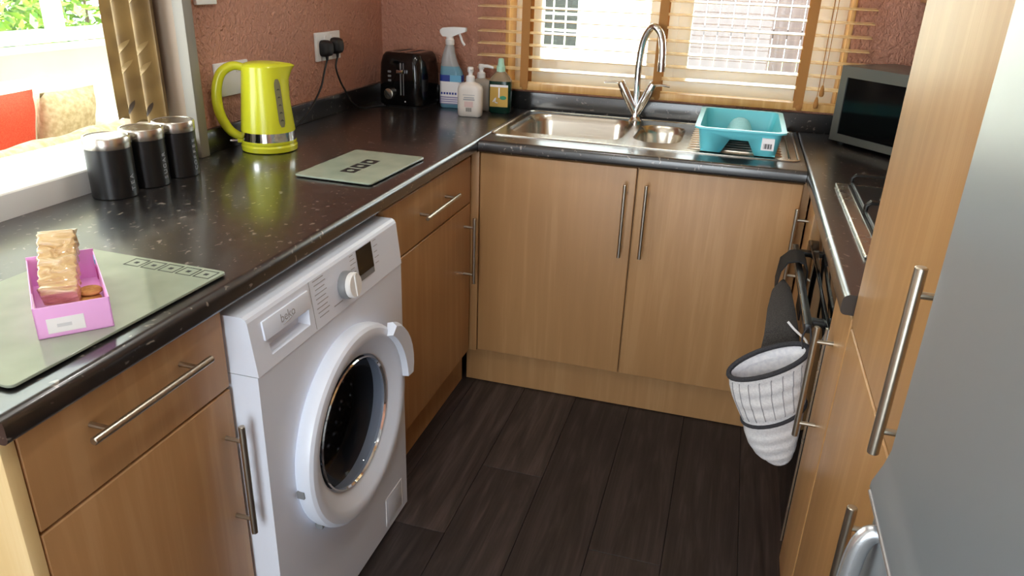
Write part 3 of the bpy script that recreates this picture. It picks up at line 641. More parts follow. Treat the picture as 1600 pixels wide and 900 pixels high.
# gauge
b = NB(); ga = math.radians(-62); loops = []
for i in range(15):
    z = .074+i*.0094; r_ = .078-(z-.062)*.102+.0016; e = min(1, 2.6*math.sin(PI*(i+.5)/15))**.6; hw = .0105*e
    loops.append([Vector((r_*math.cos(ga+s*hw/r_), r_*math.sin(ga+s*hw/r_), z)) for s in (-1, -.5, 0, .5, 1)])
loft(b, loops, (False, False), closed=False); gu = ob('water_gauge', b, plain('grey_gauge', '#7f7c5c', .2), kt, local=True)
for i in range(5):
    z = .092+i*.021; r_ = .078-(z-.062)*.102+.0026; b = NB(); tube(b, [Vector((r_*math.cos(ga+s/r_), r_*math.sin(ga+s/r_), z+dz)) for s, dz in ((-.004, 0), (0, .003), (.004, 0))], .0011, 5); ob('gauge_mark', b, INK, gu, local=True)

# ------------------------------------------------------------------ canisters
can_word = ['TEA', 'SUGAR', 'COFFEE']
can_lab = ['black storage tin lettered TEA with steel lid, nearest the biscuit box', 'black storage tin lettered SUGAR with steel lid, middle of the three', 'black storage tin lettered COFFEE with steel lid, nearest the kettle']
for i, (x, y) in enumerate(((-.553, -.912), (-.553, -.806), (-.549, -.703))):
    c = thing('storage_tin', can_lab[i], 'storage tin', (x, y, ZT), 0, 'storage tins by the hatch')
    b = NB(); lathe(b, [(.0465, 0), (.048, .002), (.048, .112), (.0465, .113)], n=40); ob('tin', b, BLACKM, c, local=True)
    b = NB(); lathe(b, [(.0485, .110), (.0492, .112), (.0492, .132), (.0475, .135), (.044, .1355), (.042, .134), (.01, .134)], n=40); ob('lid', b, STEEL, c, local=True)
    a = math.radians(6); n_ = Vector((math.cos(a), math.sin(a), 0)); tg = Vector((-math.sin(a), math.cos(a), 0))
    L = len(can_word[i]); 
    for j, ch in enumerate(can_word[i]):
        text_mesh('lettering', ch, .016, PRINT, c, basis(n_*.0484+Vector((0, 0, .020+j*.0135)), (0, 0, 1), -tg, n_))

# ------------------------------------------------------------------ glass worktop savers
def saver(x0, x1, y0, y1, label, rz, motifs):
    c = thing('worktop_saver', label, 'worktop saver', ((x0+x1)/2, (y0+y1)/2, ZT), rz, 'glass worktop savers')
    w_, h_ = x1-x0, y1-y0
    b = NB(); loft(b, [rrect(0, 0, w_-.002, h_-.002, .008, .003), rrect(0, 0, w_, h_, .009, .0037), rrect(0, 0, w_, h_, .009, .0068), rrect(0, 0, w_-.0015, h_-.0015, .008, .0075)]); g = ob('glass', b, SAVER, c, local=True)
    for sx in (-1, 1):
        for sy in (-1, 1):
            b = NB(); lathe(b, [(.006, 0), (.006, .0031)], (sx*(w_/2-.02), sy*(h_/2-.02), 0), n=12); ob('foot', b, WHITEP, c, local=True)
    for (mx_, my_, s, fill) in motifs:
        b = NB(); z0, z1 = .0075, .0078
        if fill:
            f = [Vector((mx_+sx*s/2, my_+sy*s/2, z1)) for sx, sy in ((-1, -1), (1, -1), (1, 1), (-1, 1))]; h = circ((mx_, my_, z1), s*.23, 10); filled(b, [f, h])
        else:
            for q0, q1, q2, q3 in ((-.5, .5, -.5, -.44), (-.5, .5, .44, .5), (-.5, -.44, -.5, .5), (.44, .5, -.5, .5)): box(b, mx_+q0*s, mx_+q1*s, my_+q2*s, my_+q3*s, z0, z1)
            box(b, mx_-.12*s, mx_+.12*s, my_-.12*s, my_+.12*s, z0, z1)
        ob('printed_square', b, INK, g, local=True)
saver(-.272, -.056, -.622, -.308, 'small glass worktop saver with three black squares, near the kettle', math.radians(-2.0), [(.0, -.012+j*.052, .042, True) for j in (-1, 0, 1)])
saver(-.338, -.036, -1.640, -1.228, 'large glass worktop saver under the pink biscuit box', math.radians(-1.5), [(.128-j*.036, .182, .031, False) for j in range(5)])

# ------------------------------------------------------------------ biscuit box
BZ = ZT+.0079
bx = thing('biscuit_box', 'open pink card biscuit box with a white price label', 'box', (-.160, -1.432, BZ), math.radians(49))
bw, bl, bh = .094, .212, .046
b = NB(); box(b, -bw/2, bw/2, -bl/2, bl/2, 0, .0012); box(b, -bw/2, bw/2, -bl/2, -bl/2+.0014, 0, bh); box(b, -bw/2, bw/2, bl/2-.0014, bl/2, 0, bh+.004); box(b, -bw/2, -bw/2+.0014, -bl/2, bl/2, 0, bh); box(b, bw/2-.0014, bw/2, -bl/2, bl/2, 0, bh); ob('tray', b, PINKC, bx, smooth=False, local=True)
b = NB(); box(b, -.034, .012, -bl/2-.0006, -bl/2+.0002, .006, .028); pl_ = ob('price_label', b, PAPER, bx, local=True)
b = NB(); box(b, -.022, -.004, -bl/2-.0008, -bl/2-.0005, .014, .019); ob('label_print', b, plain('faint_print', '#d6d6da', .6), pl_, local=True)
b = NB(); tube(b, [(bw/2-.0016, .058+.011*math.cos(a*PI/8), .026+.011*math.sin(a*PI/8)) for a in range(17)], .0016, 6); ob('printed_ring', b, PINKD, bx, local=True)
b = NB(); box(b, bw/2-.0022, bw/2-.0012, .072, .096, .03, .042); ob('printed_patch', b, CYANI, bx, local=True)
b = NB(); box(b, -bw/2+.0012, -bw/2+.0024, -.09, -.03, .012, .040); ob('printed_patch', b, PAPER, bx, local=True)
# packet leaning in the box
pk = thing('biscuit_packet', 'gold cellophane packet of biscuits standing in the pink box', 'biscuits', (-.160, -1.432, BZ+.002), math.radians(40))
tb = NB(); L = []
nlen = 22
for i in range(nlen+1):
    f = i/nlen; z = f*.112; k_ = 1-.03*math.sin(i*1.7)**2 if 0 < i < nlen else .9
    L.append(rrect(.0015*math.sin(i*2.3), .001*math.cos(i*1.9), .052*k_, .034*k_, .004, z, 3))
loft(tb, L); b = NB(); merge(b, tb, Matrix.Translation((-.010, -.012, .016)) @ Matrix.Rotation(math.radians(-52), 4, 'X')); ob('wrapper', b, GOLDW, pk, local=True, ang=20)
tb = NB(); loft(tb, [rrect(0, 0, .050, .034, .005, .111, 3), rrect(0, 0, .049, .018, .004, .116, 3), rrect(0, 0, .054, .004, .001, .122, 3)]); b = NB(); merge(b, tb, Matrix.Translation((-.010, -.012, .016)) @ Matrix.Rotation(math.radians(-52), 4, 'X')); ob('crimped_end', b, plain('crimp_sheen', '#f3e8cf', .12), pk, local=True)  # crimp end whitened, its reflection put into the colour
BISC = fabric('golden_biscuit', '#b9813c', '#d6a75f', 90, .85, .6)
for i, (x, y, z, lab) in enumerate(((.026, .004, .012, 'loose round golden biscuit lying flat on the bottom of the pink box'), (.029, .014, .0205, 'loose round golden biscuit lying on another biscuit in the pink box'))):
    m_ = Matrix.Rotation(math.radians(49), 4, 'Z') @ Vector((x, y, 0))
    b = NB(); lathe(b, [(.012, 0), (.0165, .0015), (.017, .004), (.0150, .0068), (.006, .0076)], n=24); o = ob('biscuit', b, BISC, None); o.location = (-.160+m_.x, -1.432+m_.y, BZ+.0015+(.0085*i)); tag(o, lab, 'biscuit', 'loose biscuits in the pink box')

# ------------------------------------------------------------------ toaster
ts = thing('toaster', 'glossy black two-slice toaster in the corner', 'toaster', (-.458, .520, ZT), math.radians(-4)); ts.scale = (1, 1, 1.07)
tw_, td_, th_ = .180, .19, .188
def tl(i, z, r=.03): return rrect(0, 0, tw_-2*i, td_-2*i, r, z, 6)
b = NB(); loft(b, [tl(.004, .008), tl(0, .014), tl(.001, .10), tl(.004, .15, .03), tl(.010, .175, .03), tl(.018, .186, .028), tl(.026, .188, .024)]); tbdy = ob('body', b, BLACKG, ts, local=True, ang=60)
b = NB(); loft(b, [tl(.008, .0), tl(.006, .012)]); ob('base', b, BLACKP, ts, local=True)
for x in (-.027, .027):
    b = NB(); fo = rrect(x, .005, .036, .135, .008, .1885); fi = rrect(x, .005, .026, .122, .006, .1885); filled(b, [fo, fi]); loft(b, [fi, rrect(x, .005, .026, .122, .006, .178)], (False, False)); loft(b, [fo, rrect(x, .005, .038, .137, .009, .186)], (False, False)); sl = ob('slot_rim', b, CHROME, ts, local=True)
    b = NB(); box(b, x-.0125, x+.0125, -.054, .064, .1875, .1883); ob('slot', b, RUBBER, sl, local=True)
yf = -td_/2
b = NB(); box(b, .008, .013, yf-.0015, yf+.004, .045, .155, .001); box(b, .021, .0235, yf-.0015, yf+.004, .045, .155, .001); ob('lever_track', b, GREYP, ts, local=True)
b = NB(); box(b, .003, .030, yf-.020, yf+.002, .120, .134, .003); ob('lever', b, CHROME, ts, local=True)
b = NB(); lathe(b, [(.020, 0), (.020, -.006), (.0185, -.016), (.016, -.017)], (-.036, yf+.002, .048), 'y', 28); kn = ob('browning_knob', b, STEEL, ts, local=True)
tb = NB(); box(tb, -.0018, .0018, -.0022, 0, -.0175, .0175); b = NB(); merge(b, tb, Matrix.Translation((-.036, yf-.0152, .048)) @ Matrix.Rotation(math.radians(-45), 4, 'Y')); ob('knob_mark', b, INK, kn, local=True)
for z in (.090, .105, .120):
    b = NB(); box(b, -.043, -.030, yf-.002, yf+.003, z, z+.007, .002); ob('button', b, GREYP, ts, local=True)
b = NB(); lathe(b, [(.003, 0), (.002, -.003)], (.028, yf+.001, .024), 'y', 10); ob('glint_dot', b, PAPER, ts, local=True)  # white dot stands for a glint on the toaster front

# ------------------------------------------------------------------ bottles
# spray bottle
sp = thing('spray_bottle', 'trigger spray cleaner bottle with blue and white label', 'bottle', (-.290, .535, ZT), math.radians(4))
def ol(w_, d_, z, r, cx_=0): return rrect(cx_, 0, w_, d_, r, z, 5)
BLUEL = liquid('blue_cleaner', '#8fcbe6', .12, .45)
b = NB(); loft(b, [ol(.078, .046, 0, .018), ol(.088, .052, .004, .02), ol(.089, .053, .06, .02), ol(.088, .052, .115, .02), ol(.084, .050, .135, .02, -.002), ol(.070, .046, .155, .02, -.007)]); ob('lower_bottle', b, BLUEL, sp, local=True, ang=50)
CLEARB = liquid('clear_plastic_bottle', '#e7eef0', .12, .6)
b = NB(); loft(b, [ol(.070, .046, .1552, .02, -.007), ol(.057, .042, .18, .018, -.011), ol(.047, .036, .20, .016, -.011), ol(.036, .032, .222, .014, -.009), ol(.027, .027, .234, .0125, -.008)]); ob('upper_bottle', b, CLEARB, sp, local=True, ang=50)
for nm, z0, z1, m in (('label', .028, .100, PAPER), ('label_band', .100, .124, NAVY), ('label_band', .016, .044, LILAC)):
    e = .0006 if nm == 'label' else .0009
    b = NB(); lo = lambda z: [p+Vector((0, 0, 0)) for p in ol(.089+2*e, .053+2*e, z, .02)]; loft(b, [lo(z0), lo(z1)], (False, False)); ob(nm, b, m, sp, local=True)
b = NB(); box(b, .0, .0445, -.0277, -.0268, .100, .124); ob('label_patch', b, CYANI, sp, local=True)
b = NB()
for i in range(6): box(b, -.036+i*.011, -.029+i*.011, -.0279, -.0270, .052, .060)
ob('label_print', b, NAVY, sp, local=True)
b = NB()
for i in range(3): box(b, -.036, .038, -.0281, -.0270, .020+i*.008, .023+i*.008)
ob('label_print', b, PAPER, sp, local=True)
b = NB(); lathe(b, [(.016, .232), (.017, .234), (.017, .250), (.014, .252), (.013, .262)], (-.008, 0, 0), n=20); ob('collar', b, WHITEP, sp, local=True)
b = NB(); loft(b, [[Vector((x, y*hw, z)) for y, z in ((-1, z0), (1, z0), (1, z1), (-1, z1))] for x, hw, z0, z1 in ((-.046, .006, .274, .284), (-.034, .012, .262, .292), (.0, .013, .260, .296), (.028, .012, .272, .296), (.052, .010, .280, .296), (.056, .008, .283, .294))]); ob('spray_head', b, WHITEP, sp, local=True)
b = NB(); tube(b, spline([(.026, 0, .280), (.034, 0, .262), (.040, 0, .246), (.050, 0, .232)], 4), [.006]*12+[.004], 8) if 0 else tube(b, spline([(.026, 0, .280), (.034, 0, .262), (.040, 0, .246), (.050, 0, .232)], 4), .0045, 8); ob('trigger', b, WHITEP, sp, local=True)
# pump soaps
SOAPW = plain('white_soap_bottle', '#dcd5cd', .3)
def pump_soap(loc, rz, label, bm_mat, cap_mat, spout, hs=1.0, label_on=True):
    s = thing('soap_bottle', label, 'bottle', loc, rz, None)
    b = NB(); loft(b, [rrect(0, 0, .078, .042, .014, 0, 5), rrect(0, 0, .088, .050, .018, .004, 5), rrect(0, 0, .090, .052, .018, .03, 5), rrect(0, 0, .090, .052, .018, .098*hs, 5), rrect(0, 0, .084, .050, .02, .110*hs, 5), rrect(0, 0, .062, .042, .02, .119*hs, 5), rrect(0, 0, .034, .030, .013, .124*hs, 5), rrect(0, 0, .028, .028, .0135, .128*hs, 5)]); ob('bottle', b, bm_mat, s, local=True, ang=50)
    z = .128*hs; b = NB(); lathe(b, [(.015, z-.002), (.0155, z), (.0155, z+.016), (.012, z+.019), (.0075, z+.020), (.0075, z+.032)], n=20); ob('collar', b, cap_mat, s, local=True)
    b = NB(); lathe(b, [(.009, z+.030), (.011, z+.033), (.011, z+.046), (.0085, z+.049)], n=20); tube(b, [(0, 0, z+.041), (spout[0]*.5, spout[1]*.5, z+.043), (spout[0], spout[1], z+.038)], [.007, .006, .0045], 8); ob('pump', b, cap_mat, s, local=True)
    if label_on:
        b = NB(); box(b, -.022, .022, -.0266, -.0262, .078, .0798); box(b, -.018, .020, -.0266, -.0262, .068, .0715); box(b, -.020, .022, -.0266, -.0262, .0605, .065); ob('label_print', b, PRINT, s, local=True)
        b = NB(); box(b, -.016, .016, -.0266, -.0262, .036, .056); ob('label_patch', b, plain('faint_pink_print', '#d9bdb8', .6), s, local=True)
        b = NB()
        for i in range(6): box(b, -.010+i*.0036, -.0085+i*.0036+.0006*(i % 2), -.0268, -.0262, .020, .034)
        ob('barcode', b, INK, s, local=True)
    return s
pump_soap((-.163, .388, ZT), math.radians(6), 'white hand soap bottle with short pump, in front of the others', SOAPW, WHITEP, (.006, -.012), .98)
pump_soap((-.170, .530, ZT), math.radians(0), 'clear soap bottle with white pump, half hidden behind the white one', liquid('pale_clear_soap', '#c9c0b4', .15, .4), WHITEP, (.05, -.004), .95, False)
wl = thing('washing_up_bottle', 'green washing-up liquid bottle with tan label', 'bottle', (-.085, .505, ZT), math.radians(6))
DKGR = liquid('dark_green_liquid', '#1d4a3c', .1, .5)
b = NB(); loft(b, [rrect(0, 0, .070, .044, .016, 0, 5), rrect(0, 0, .082, .052, .018, .005, 5), rrect(0, 0, .084, .054, .018, .05, 5), rrect(0, 0, .084, .054, .018, .10, 5), rrect(0, 0, .084, .052, .02, .118, 5)]); ob('lower_bottle', b, DKGR, wl, local=True, ang=50)
b = NB(); loft(b, [rrect(0, 0, .084, .052, .02, .1182, 5), rrect(0, 0, .068, .046, .02, .132, 5), rrect(0, 0, .046, .038, .016, .145, 5), rrect(0, 0, .030, .030, .014, .153, 5)]); ob('upper_bottle', b, liquid('clear_amber_plastic', '#cbb594', .12, .6), wl, local=True, ang=50)
b = NB(); box(b, -.034, .034, -.0282, -.0272, .026, .106); lb = ob('label', b, GOLDT, wl, local=True)
b = NB(); box(b, -.034, .034, -.0285, -.0280, .098, .106); box(b, -.002, .003, -.0285, -.0280, .060, .096); tube(b, spline([(-.022, -.0283, .044), (-.012, -.0283, .058), (-.014, -.0283, .044), (-.004, -.0283, .040)], 4), .0022, 5); ob('label_print', b, PAPER, lb, local=True)
b = NB(); tb = NB(); lathe(tb, [(.013, 0), (.013, .0008)], n=20); merge(b, tb, Matrix.Translation((.016, -.0288, .060)) @ Matrix.Rotation(math.radians(90), 4, 'X') @ Matrix.Diagonal((1, .55, 1, 1))); ob('label_badge', b, GREENC, lb, local=True)
b = NB(); lathe(b, [(.0165, .151), (.0165, .170), (.0135, .172), (.011, .185), (.0105, .196), (.006, .199)], n=20); ob('cap', b, plain('mint_cap', '#a9d6bd', .35), wl, local=True)

# ------------------------------------------------------------------ sockets, plugs, leads
def faceplate(y0, y1, z0, z1, label, extra=True):
    s = thing('wall_socket', label, 'socket', (XL, (y0+y1)/2, z0)); b = NB(); box(b, XL, XL+.010, y0, y1, z0, z1, .003, 3); ob('face_plate', b, WHITEP, s)
    if extra:
        for yy in (y0+(y1-y0)*.36, y0+(y1-y0)*.64): b = NB(); box(b, XL+.009, XL+.013, yy-.006, yy+.006, z1-.030, z1-.012, .002); ob('rocker_switch', b, WHITEP, s)
    return s
faceplate(.118, .281, 1.096, 1.190, 'white double wall socket with two black plugs')
faceplate(-.425, -.275, 1.050, 1.142, 'white wall socket half hidden behind the lime kettle')
faceplate(-.470, -.385, 1.295, 1.39, 'white switch plate high on the wall above the kettle')
def plug(y, z, lead, label):
    p = thing('plug', label, 'plug', (XL+.012, y, z), 0, 'plugs in the double socket'); b = NB()
    def pl(s, x): return [Vector((x, y+p_.x*s, z+p_.y*s)) for p_ in rrect(0, 0, .050, .054, .016, 0, 4)]
    loft(b, [pl(1, XL+.0105), pl(1, XL+.026), pl(.85, XL+.038), pl(.6, XL+.043)]); ob('plug_body', b, RUBBER, p)
    b = NB(); tube(b, [(XL+.024, y, z-.024), (XL+.024, y, z-.040)], [.006, .004], 8); ob('cord_grip', b, RUBBER, p)
    b = NB(); tube(b, spline([(XL+.024, y, z-.036)]+lead, 6), .0034, 8); ob('lead', b, RUBBER, p)
plug(.158, 1.138, [(XL+.026, y, z) for y, z in ((.128, 1.06), (.105, 1.02))]+[(XL+.030, .06, .985), (XL+.036, -.005, .950), (XL+.040, -.08, .922), (XL+.046, -.16, ZT+.004), (XL+.06, -.26, ZT+.004), (-.53, -.30, ZT+.004)], 'black plug on the left of the double socket, with the kettle lead')
plug(.231, 1.142, [(XL+.026, .212, 1.07), (XL+.027, .235, 1.02), (XL+.030, .262, .985), (XL+.034, .290, .945), (XL+.05, .34, ZT+.004), (-.545, .40, ZT+.004), (-.52, .425, ZT+.004)], 'black plug on the right of the double socket, with the toaster lead')

# ------------------------------------------------------------------ microwave
mw = thing('microwave', 'grey microwave oven set across the corner of the worktop', 'microwave', (1.080, .478, ZT), math.atan2(-.761, .648))
mw_w, mw_d, mw_h = .44, .235, .252
b = NB(); box(b, 0, mw_w, .012, mw_d, .010, mw_h, .006, 2); ob('casing', b, MICRO, mw, local=True)
b = NB(); fo = [Vector((x, 0, z)) for x, z in ((.002, .012), (mw_w-.1, .012), (mw_w-.1, mw_h-.001), (.002, mw_h-.001))]; fi = [Vector((x, 0, z)) for x, z in ((.030, .036), (mw_w-.13, .036), (mw_w-.13, mw_h-.036), (.030, mw_h-.036))]
filled(b, [fo, fi]); sh = lambda L, d: [p+Vector((0, d, 0)) for p in L]; loft(b, [fo, sh(fo, .013)], (False, False)); loft(b, [fi, sh(fi, .004)], (False, False)); md = ob('door', b, MICRO, mw, local=True)
b = NB(); box(b, .028, mw_w-.128, .003, .006, .034, mw_h-.034); ob('door_window', b, BLACKG, md, local=True)
b = NB(); box(b, mw_w-.098, mw_w-.002, 0, .013, .012, mw_h-.001, .003); cp = ob('control_panel', b, MICRO, mw, local=True)
for z in (.06, .15): b = NB(); lathe(b, [(.022, .0), (.020, -.016)], (mw_w-.05, .001, z), 'y', 24); ob('dial', b, STEEL, cp, local=True)
for x in (.03, mw_w-.03):
    for y in (.03, mw_d-.03): b = NB(); lathe(b, [(.012, 0), (.012, .0105)], (x, y, 0), n=12); ob('foot', b, RUBBER, mw, local=True)

# ------------------------------------------------------------------ fridge freezer
ff = thing('fridge_freezer', 'silver fridge freezer in the right foreground', 'fridge', (1.3, -1.75, 0))
FX = .984; FY0, FY1 = -2.05, -1.4415
b = NB(); box(b, FX+.055, 1.6, FY0+.004, FY1-.004, .02, 1.83, .006); ob('cabinet', b, FRIDGE, ff)
def fdoor(prof, name):
    b = NB(); loft(b, [[Vector((x, y, z)) for x, z in prof] for y in (FY0, FY1)]); return ob(name, b, FRIDGE, ff, ang=30)
up = fdoor([(FX+.05, .868), (FX-.010, .868), (FX-.012, .872), (FX-.012, .880), (FX-.004, .905), (FX, .925), (FX, 1.80), (FX+.008, 1.82), (FX+.05, 1.82)], 'fridge_door')
b = NB(); tube(b, [(FX-.0115, FY0+.01, .8705), (FX-.0115, FY1-.006, .8705)], .0028, 8); ob('door_edge_trim', b, FRIDGETRIM, up)
lo_ = fdoor([(FX+.05, .06), (FX+.006, .06), (FX+.001, .075), (FX+.001, .835), (FX+.007, .852), (FX+.05, .852)], 'freezer_door')
b = NB(); hpth = spline([(FX+.004, -1.475, .835), (FX-.010, -1.475, .828), (FX-.018, -1.475, .79), (FX-.020, -1.475, .68), (FX-.018, -1.475, .56), (FX-.010, -1.475, .51), (FX+.004, -1.475, .50)], 6)
tube(b, hpth, .008, 12, flat=1.5); ob('bow_handle', b, FRIDGETRIM, lo_)

# ------------------------------------------------------------------ venetian blind
bl = thing('venetian_blind', 'golden wooden venetian blind in front of the window', 'blind', (.48, .592, .988))
BX0, BX1 = -.200, 1.166
b = NB(); box(b, BX0, BX1, .566, .616, .990, 1.017, .004, 2); ob('bottom_rail', b, BLINDWOOD, bl)
b = NB(); box(b, BX0, BX1, .562, .622, 2.09, 2.15, .003); ob('head_rail', b, BLINDWOOD, bl)
b = NB(); box(b, 0, BX1-BX0, -.025, .025, -.0015, .0015, .0008, 1)
bmesh.ops.rotate(b, cent=(0, 0, 0), matrix=Matrix.Rotation(math.radians(5), 3, 'X'), verts=b.verts)
s0 = ob('slat', b, SLATW, bl, local=True); n = 0; z = 1.064
while z < 2.08:
    s_ = s0 if n == 0 else s0.copy()
    if n: COL.objects.link(s_); s_.parent = bl
    s_.location = (BX0-.48, 0, z-.988); z += .0437; n += 1
for x in (-.012, .484, .972):
    b = NB(); box(b, x-.0155, x+.0155, .5635, .5645, 1.0, 2.1); box(b, x-.0155, x+.0155, .6175, .6185, 1.0, 2.1); tp_ = ob('ladder_tape', b, TAPE, bl)
    b = NB(); lathe(b, [(.010, 0), (.010, -.004), (.006, -.006)], (x+.004, .5665, 1.0), 'y', 14); ob('rail_stud', b, TAPE, bl)
for x, z in ((1.040, 1.060), (1.028, 1.020)):
    b = NB(); tube(b, [(x+.004, .555, 2.1), (x, .555, z+.02)], .0013, 6); cd_ = ob('pull_cord', b, TAPE, bl)
    b = NB(); lathe(b, [(.003, z+.022), (.006, z+.012), (.0085, z-.006), (.007, z-.014), (.002, z-.016)], (x, .555, 0), n=14); ob('cord_acorn', b, TAPE, cd_)

# ------------------------------------------------------------------ curtain and the bright room beyond the hatch
cu = thing('curtain', 'gold brown patterned curtain gathered at the side of the hatch', 'curtain', (-.74, -.56, 1.0))
b = NB(); cols = 46; rows = 16; fold = []
for i in range(cols+1):
    f = i/cols; x = -.822+f*.158; y = -.575+.020*math.sin(f*2*PI*2.6-.6)-.012*f
    fold.append((x, y))
L = []
for j in range(rows+1):
    z = 1.0+j*(1.06/rows); L.append([Vector((x+.01*math.sin(z*3)*.3, y, z+(.006*math.sin(i*.7) if j == 0 else 0))) for i, (x, y) in enumerate(fold)]+[Vector((x+.01*math.sin(z*3)*.3, y+.003, z+(.006*math.sin(i*.7) if j == 0 else 0))) for i, (x, y) in reversed(list(enumerate(fold)))])
loft(b, L); cl = ob('drape', b, CURT, cu, ang=70)
def leaf(cx_, z, s, ang, mat):
    i = min(range(len(fold)), key=lambda q: abs(fold[q][0]-cx_)); b = NB(); pts = []
    for k_ in range(9):
        t_ = k_/8; wdt = s*.10*math.sin(PI*t_)**.8
        for sg in (1, -1): pts.append((t_, sg*wdt))
    vs = []
    for t_, o_ in pts:
        dx = math.sin(ang)*t_*s+math.cos(ang)*o_; dz = math.cos(ang)*t_*s-math.sin(ang)*o_; x = cx_+dx
        f = (x+.822)/.158; y = -.575+.020*math.sin(f*2*PI*2.6-.6)-.012*f-.0012
        vs.append(b.verts.new((x, y, z+dz)))
    for k_ in range(0, len(vs)-2, 2):
        try: b.faces.new((vs[k_], vs[k_+1], vs[k_+3], vs[k_+2]))
        except ValueError: pass
    ob('printed_leaf', b, mat, cl)
for cx_ in (-.772, -.711):
    for a_ in (-.8, -.42, .35): leaf(cx_, 1.020, .040, a_, CURTL)
    for zz in (1.115, 1.165, 1.29):
        leaf(cx_-.012, zz, .055, .6, CURTP)
b = NB(); tube(b, [(-.74, HY0, 2.07), (-.74, -.548, 2.07)], .011, 10); tag(ob('curtain_rail', b, STEEL), 'steel curtain rail across the top of the hatch', 'curtain rail')

# room beyond: floor, dwarf wall, window, sofa
b = NB(); box(b, -4.0, -.96, -3.0, 3.2, -.06, 0); struct('floor_conservatory', b, plain('pale_tiles', '#d8d0c2', .4), 'pale floor of the room beyond the hatch')
RX = -3.1
b = NB(); box(b, RX-.3, -2.0, -3.0, 3.4, 2.45, 2.6); box(b, -1.4, XL-.215, -3.0, 3.4, 2.45, 2.6); box(b, -2.0, -1.4, -3.0, -1.2, 2.45, 2.6); box(b, -2.0, -1.4, 2.2, 3.4, 2.45, 2.6); struct('dimming_ceiling', b, CEIL, 'added unseen ceiling dimming the room beyond the hatch', smooth=False)  # ceiling added out of view to dim the room, gap for roof light
b = NB(); box(b, RX-.2, RX, -3.0, 3.2, 0, .90); box(b, RX-.2, RX, -3.0, -2.2, .9, 2.4); box(b, RX-.2, RX, 2.6, 3.2, .9, 2.45); box(b, RX-.2, RX, -2.2, 2.6, 2.0, 2.45); struct('wall_conservatory', b, WHITEWALL, 'white low wall under the far window', smooth=False)  # part above the window added to keep bright sky off the worktop reflections
b = NB(); box(b, RX-.2, -.84, 3.2, 3.4, 0, 2.4); struct('wall_conservatory_end', b, WHITEWALL, 'white end wall of the room beyond the hatch', smooth=False)
b = NB(); X0, X1 = XL-.221, XL-.2152
box(b, X0, X1, HY1, 3.2, 0, 2.45); box(b, X0, X1, HY0, HY1, 0, .90); box(b, X0, X1, HY0, HY1, HZ1, 2.45); box(b, X0, X1, -3.0, HY0, 0, 2.45); struct('added_white_skin', b, WHITEWALL, 'added unseen white skin brightening the room beyond the hatch', smooth=False)  # thin white skin added to bounce light back into the room
b = NB(); box(b, -2.0, -1.4, -1.2, 2.2, 2.52, 2.526); struct('added_roof_light', b, PANE, 'added unseen glass roof light brightening the room beyond the hatch', smooth=False)  # unseen roof light added to let sky and sun onto the sofa
w2 = bpy.data.objects.new('window_2', None); COL.objects.link(w2); w2.location = (RX, .2, .9); tag(w2, 'white framed window in the room beyond the hatch', None, None, 'structure')
b = NB(); box(b, RX-.02, RX+.12, -2.2, 2.6, .90, .925, .006); ob('window_sill', b, UPVC, w2)
ys = [-2.2, -1.25, -.3, .55, 1.50, 2.6]
for y0, y1 in zip(ys, ys[1:]):
    b = NB()
    box(b, RX-.10, RX-.04, y0, y0+.05, .925, 2.0, .006); box(b, RX-.10, RX-.04, y1-.05, y1, .925, 2.0, .006); box(b, RX-.10, RX-.04, y0+.07, y1-.07, .925, 1.0, .006); box(b, RX-.10, RX-.04, y0+.07, y1-.07, 1.92, 2.0, .006); f_ = ob('window_frame', b, UPVC, w2)
    b = NB(); box(b, RX-.072, RX-.068, y0+.07, y1-.07, .99, 1.93); ob('pane', b, PANE, f_)
sf = thing('sofa', 'cream sofa seen through the hatch', 'sofa', (-2.2, .1, 0))
def cushion(bm, x0, x1, y0, y1, z0, z1, bev): box(bm, x0, x1, y0, y1, z0, z1, bev, 4)
b = NB(); cushion(b, -2.62, -1.95, -.9, .86, .10, .42, .06); ob('sofa_base', b, CREAMF, sf)
b = NB(); cushion(b, -2.66, -2.38, -.9, .86, .30, .84, .11); ob('back', b, CREAMF, sf)
for y0, y1 in ((-.9, -.74), (.70, .87)):
    b = NB(); cushion(b, -2.64, -1.93, y0, y1, .10, .66, .06); ob('arm', b, CREAMF, sf)
for y0, y1 in ((-.73, -.02), (-.01, .69)):
    b = NB(); cushion(b, -2.40, -1.91, y0, y1, .40, .60, .06); ob('seat_cushion', b, CREAMF, sf)
for sx in (-2.55, -2.0):
    for sy in (-.8, .76): b = NB(); lathe(b, [(.025, 0), (.03, .11)], (sx, sy, 0), n=12); ob('foot', b, BLINDWOOD, sf)
def pillow(name, c, w_, h_, d_, rot, mat, label, cat):
    t_ = NB(); n_ = 12; g = {}
    for sd_ in (1, -1):
        for i in range(n_+1):
            for j in range(n_+1):
                u, v = i/n_*2-1, j/n_*2-1; th_ = d_/2*((1-u**4)*(1-v**4))**.6; k_ = 1-.07*(u*u*v*v)*0-.05*(1-abs(u))*abs(v)-.05*(1-abs(v))*abs(u)
                if sd_ == -1 and (i in (0, n_) or j in (0, n_)): g[sd_, i, j] = g[1, i, j]
                else: g[sd_, i, j] = t_.verts.new((sd_*th_, u*w_/2*k_, v*h_/2*k_))
        for i in range(n_):
            for j in range(n_): t_.faces.new([g[sd_, a, c_] for a, c_ in ((i, j), (i+1, j), (i+1, j+1), (i, j+1))])
    b = NB(); merge(b, t_, Matrix.Rotation(rot, 4, 'Y')); o = ob(name, b, mat, None, ang=80); o.location = c; tag(o, label, cat)
pillow('cushion', (-2.22, .20, .715), .36, .30, .15, .25, REDF, 'red cushion on the sofa beyond the hatch', 'cushion')
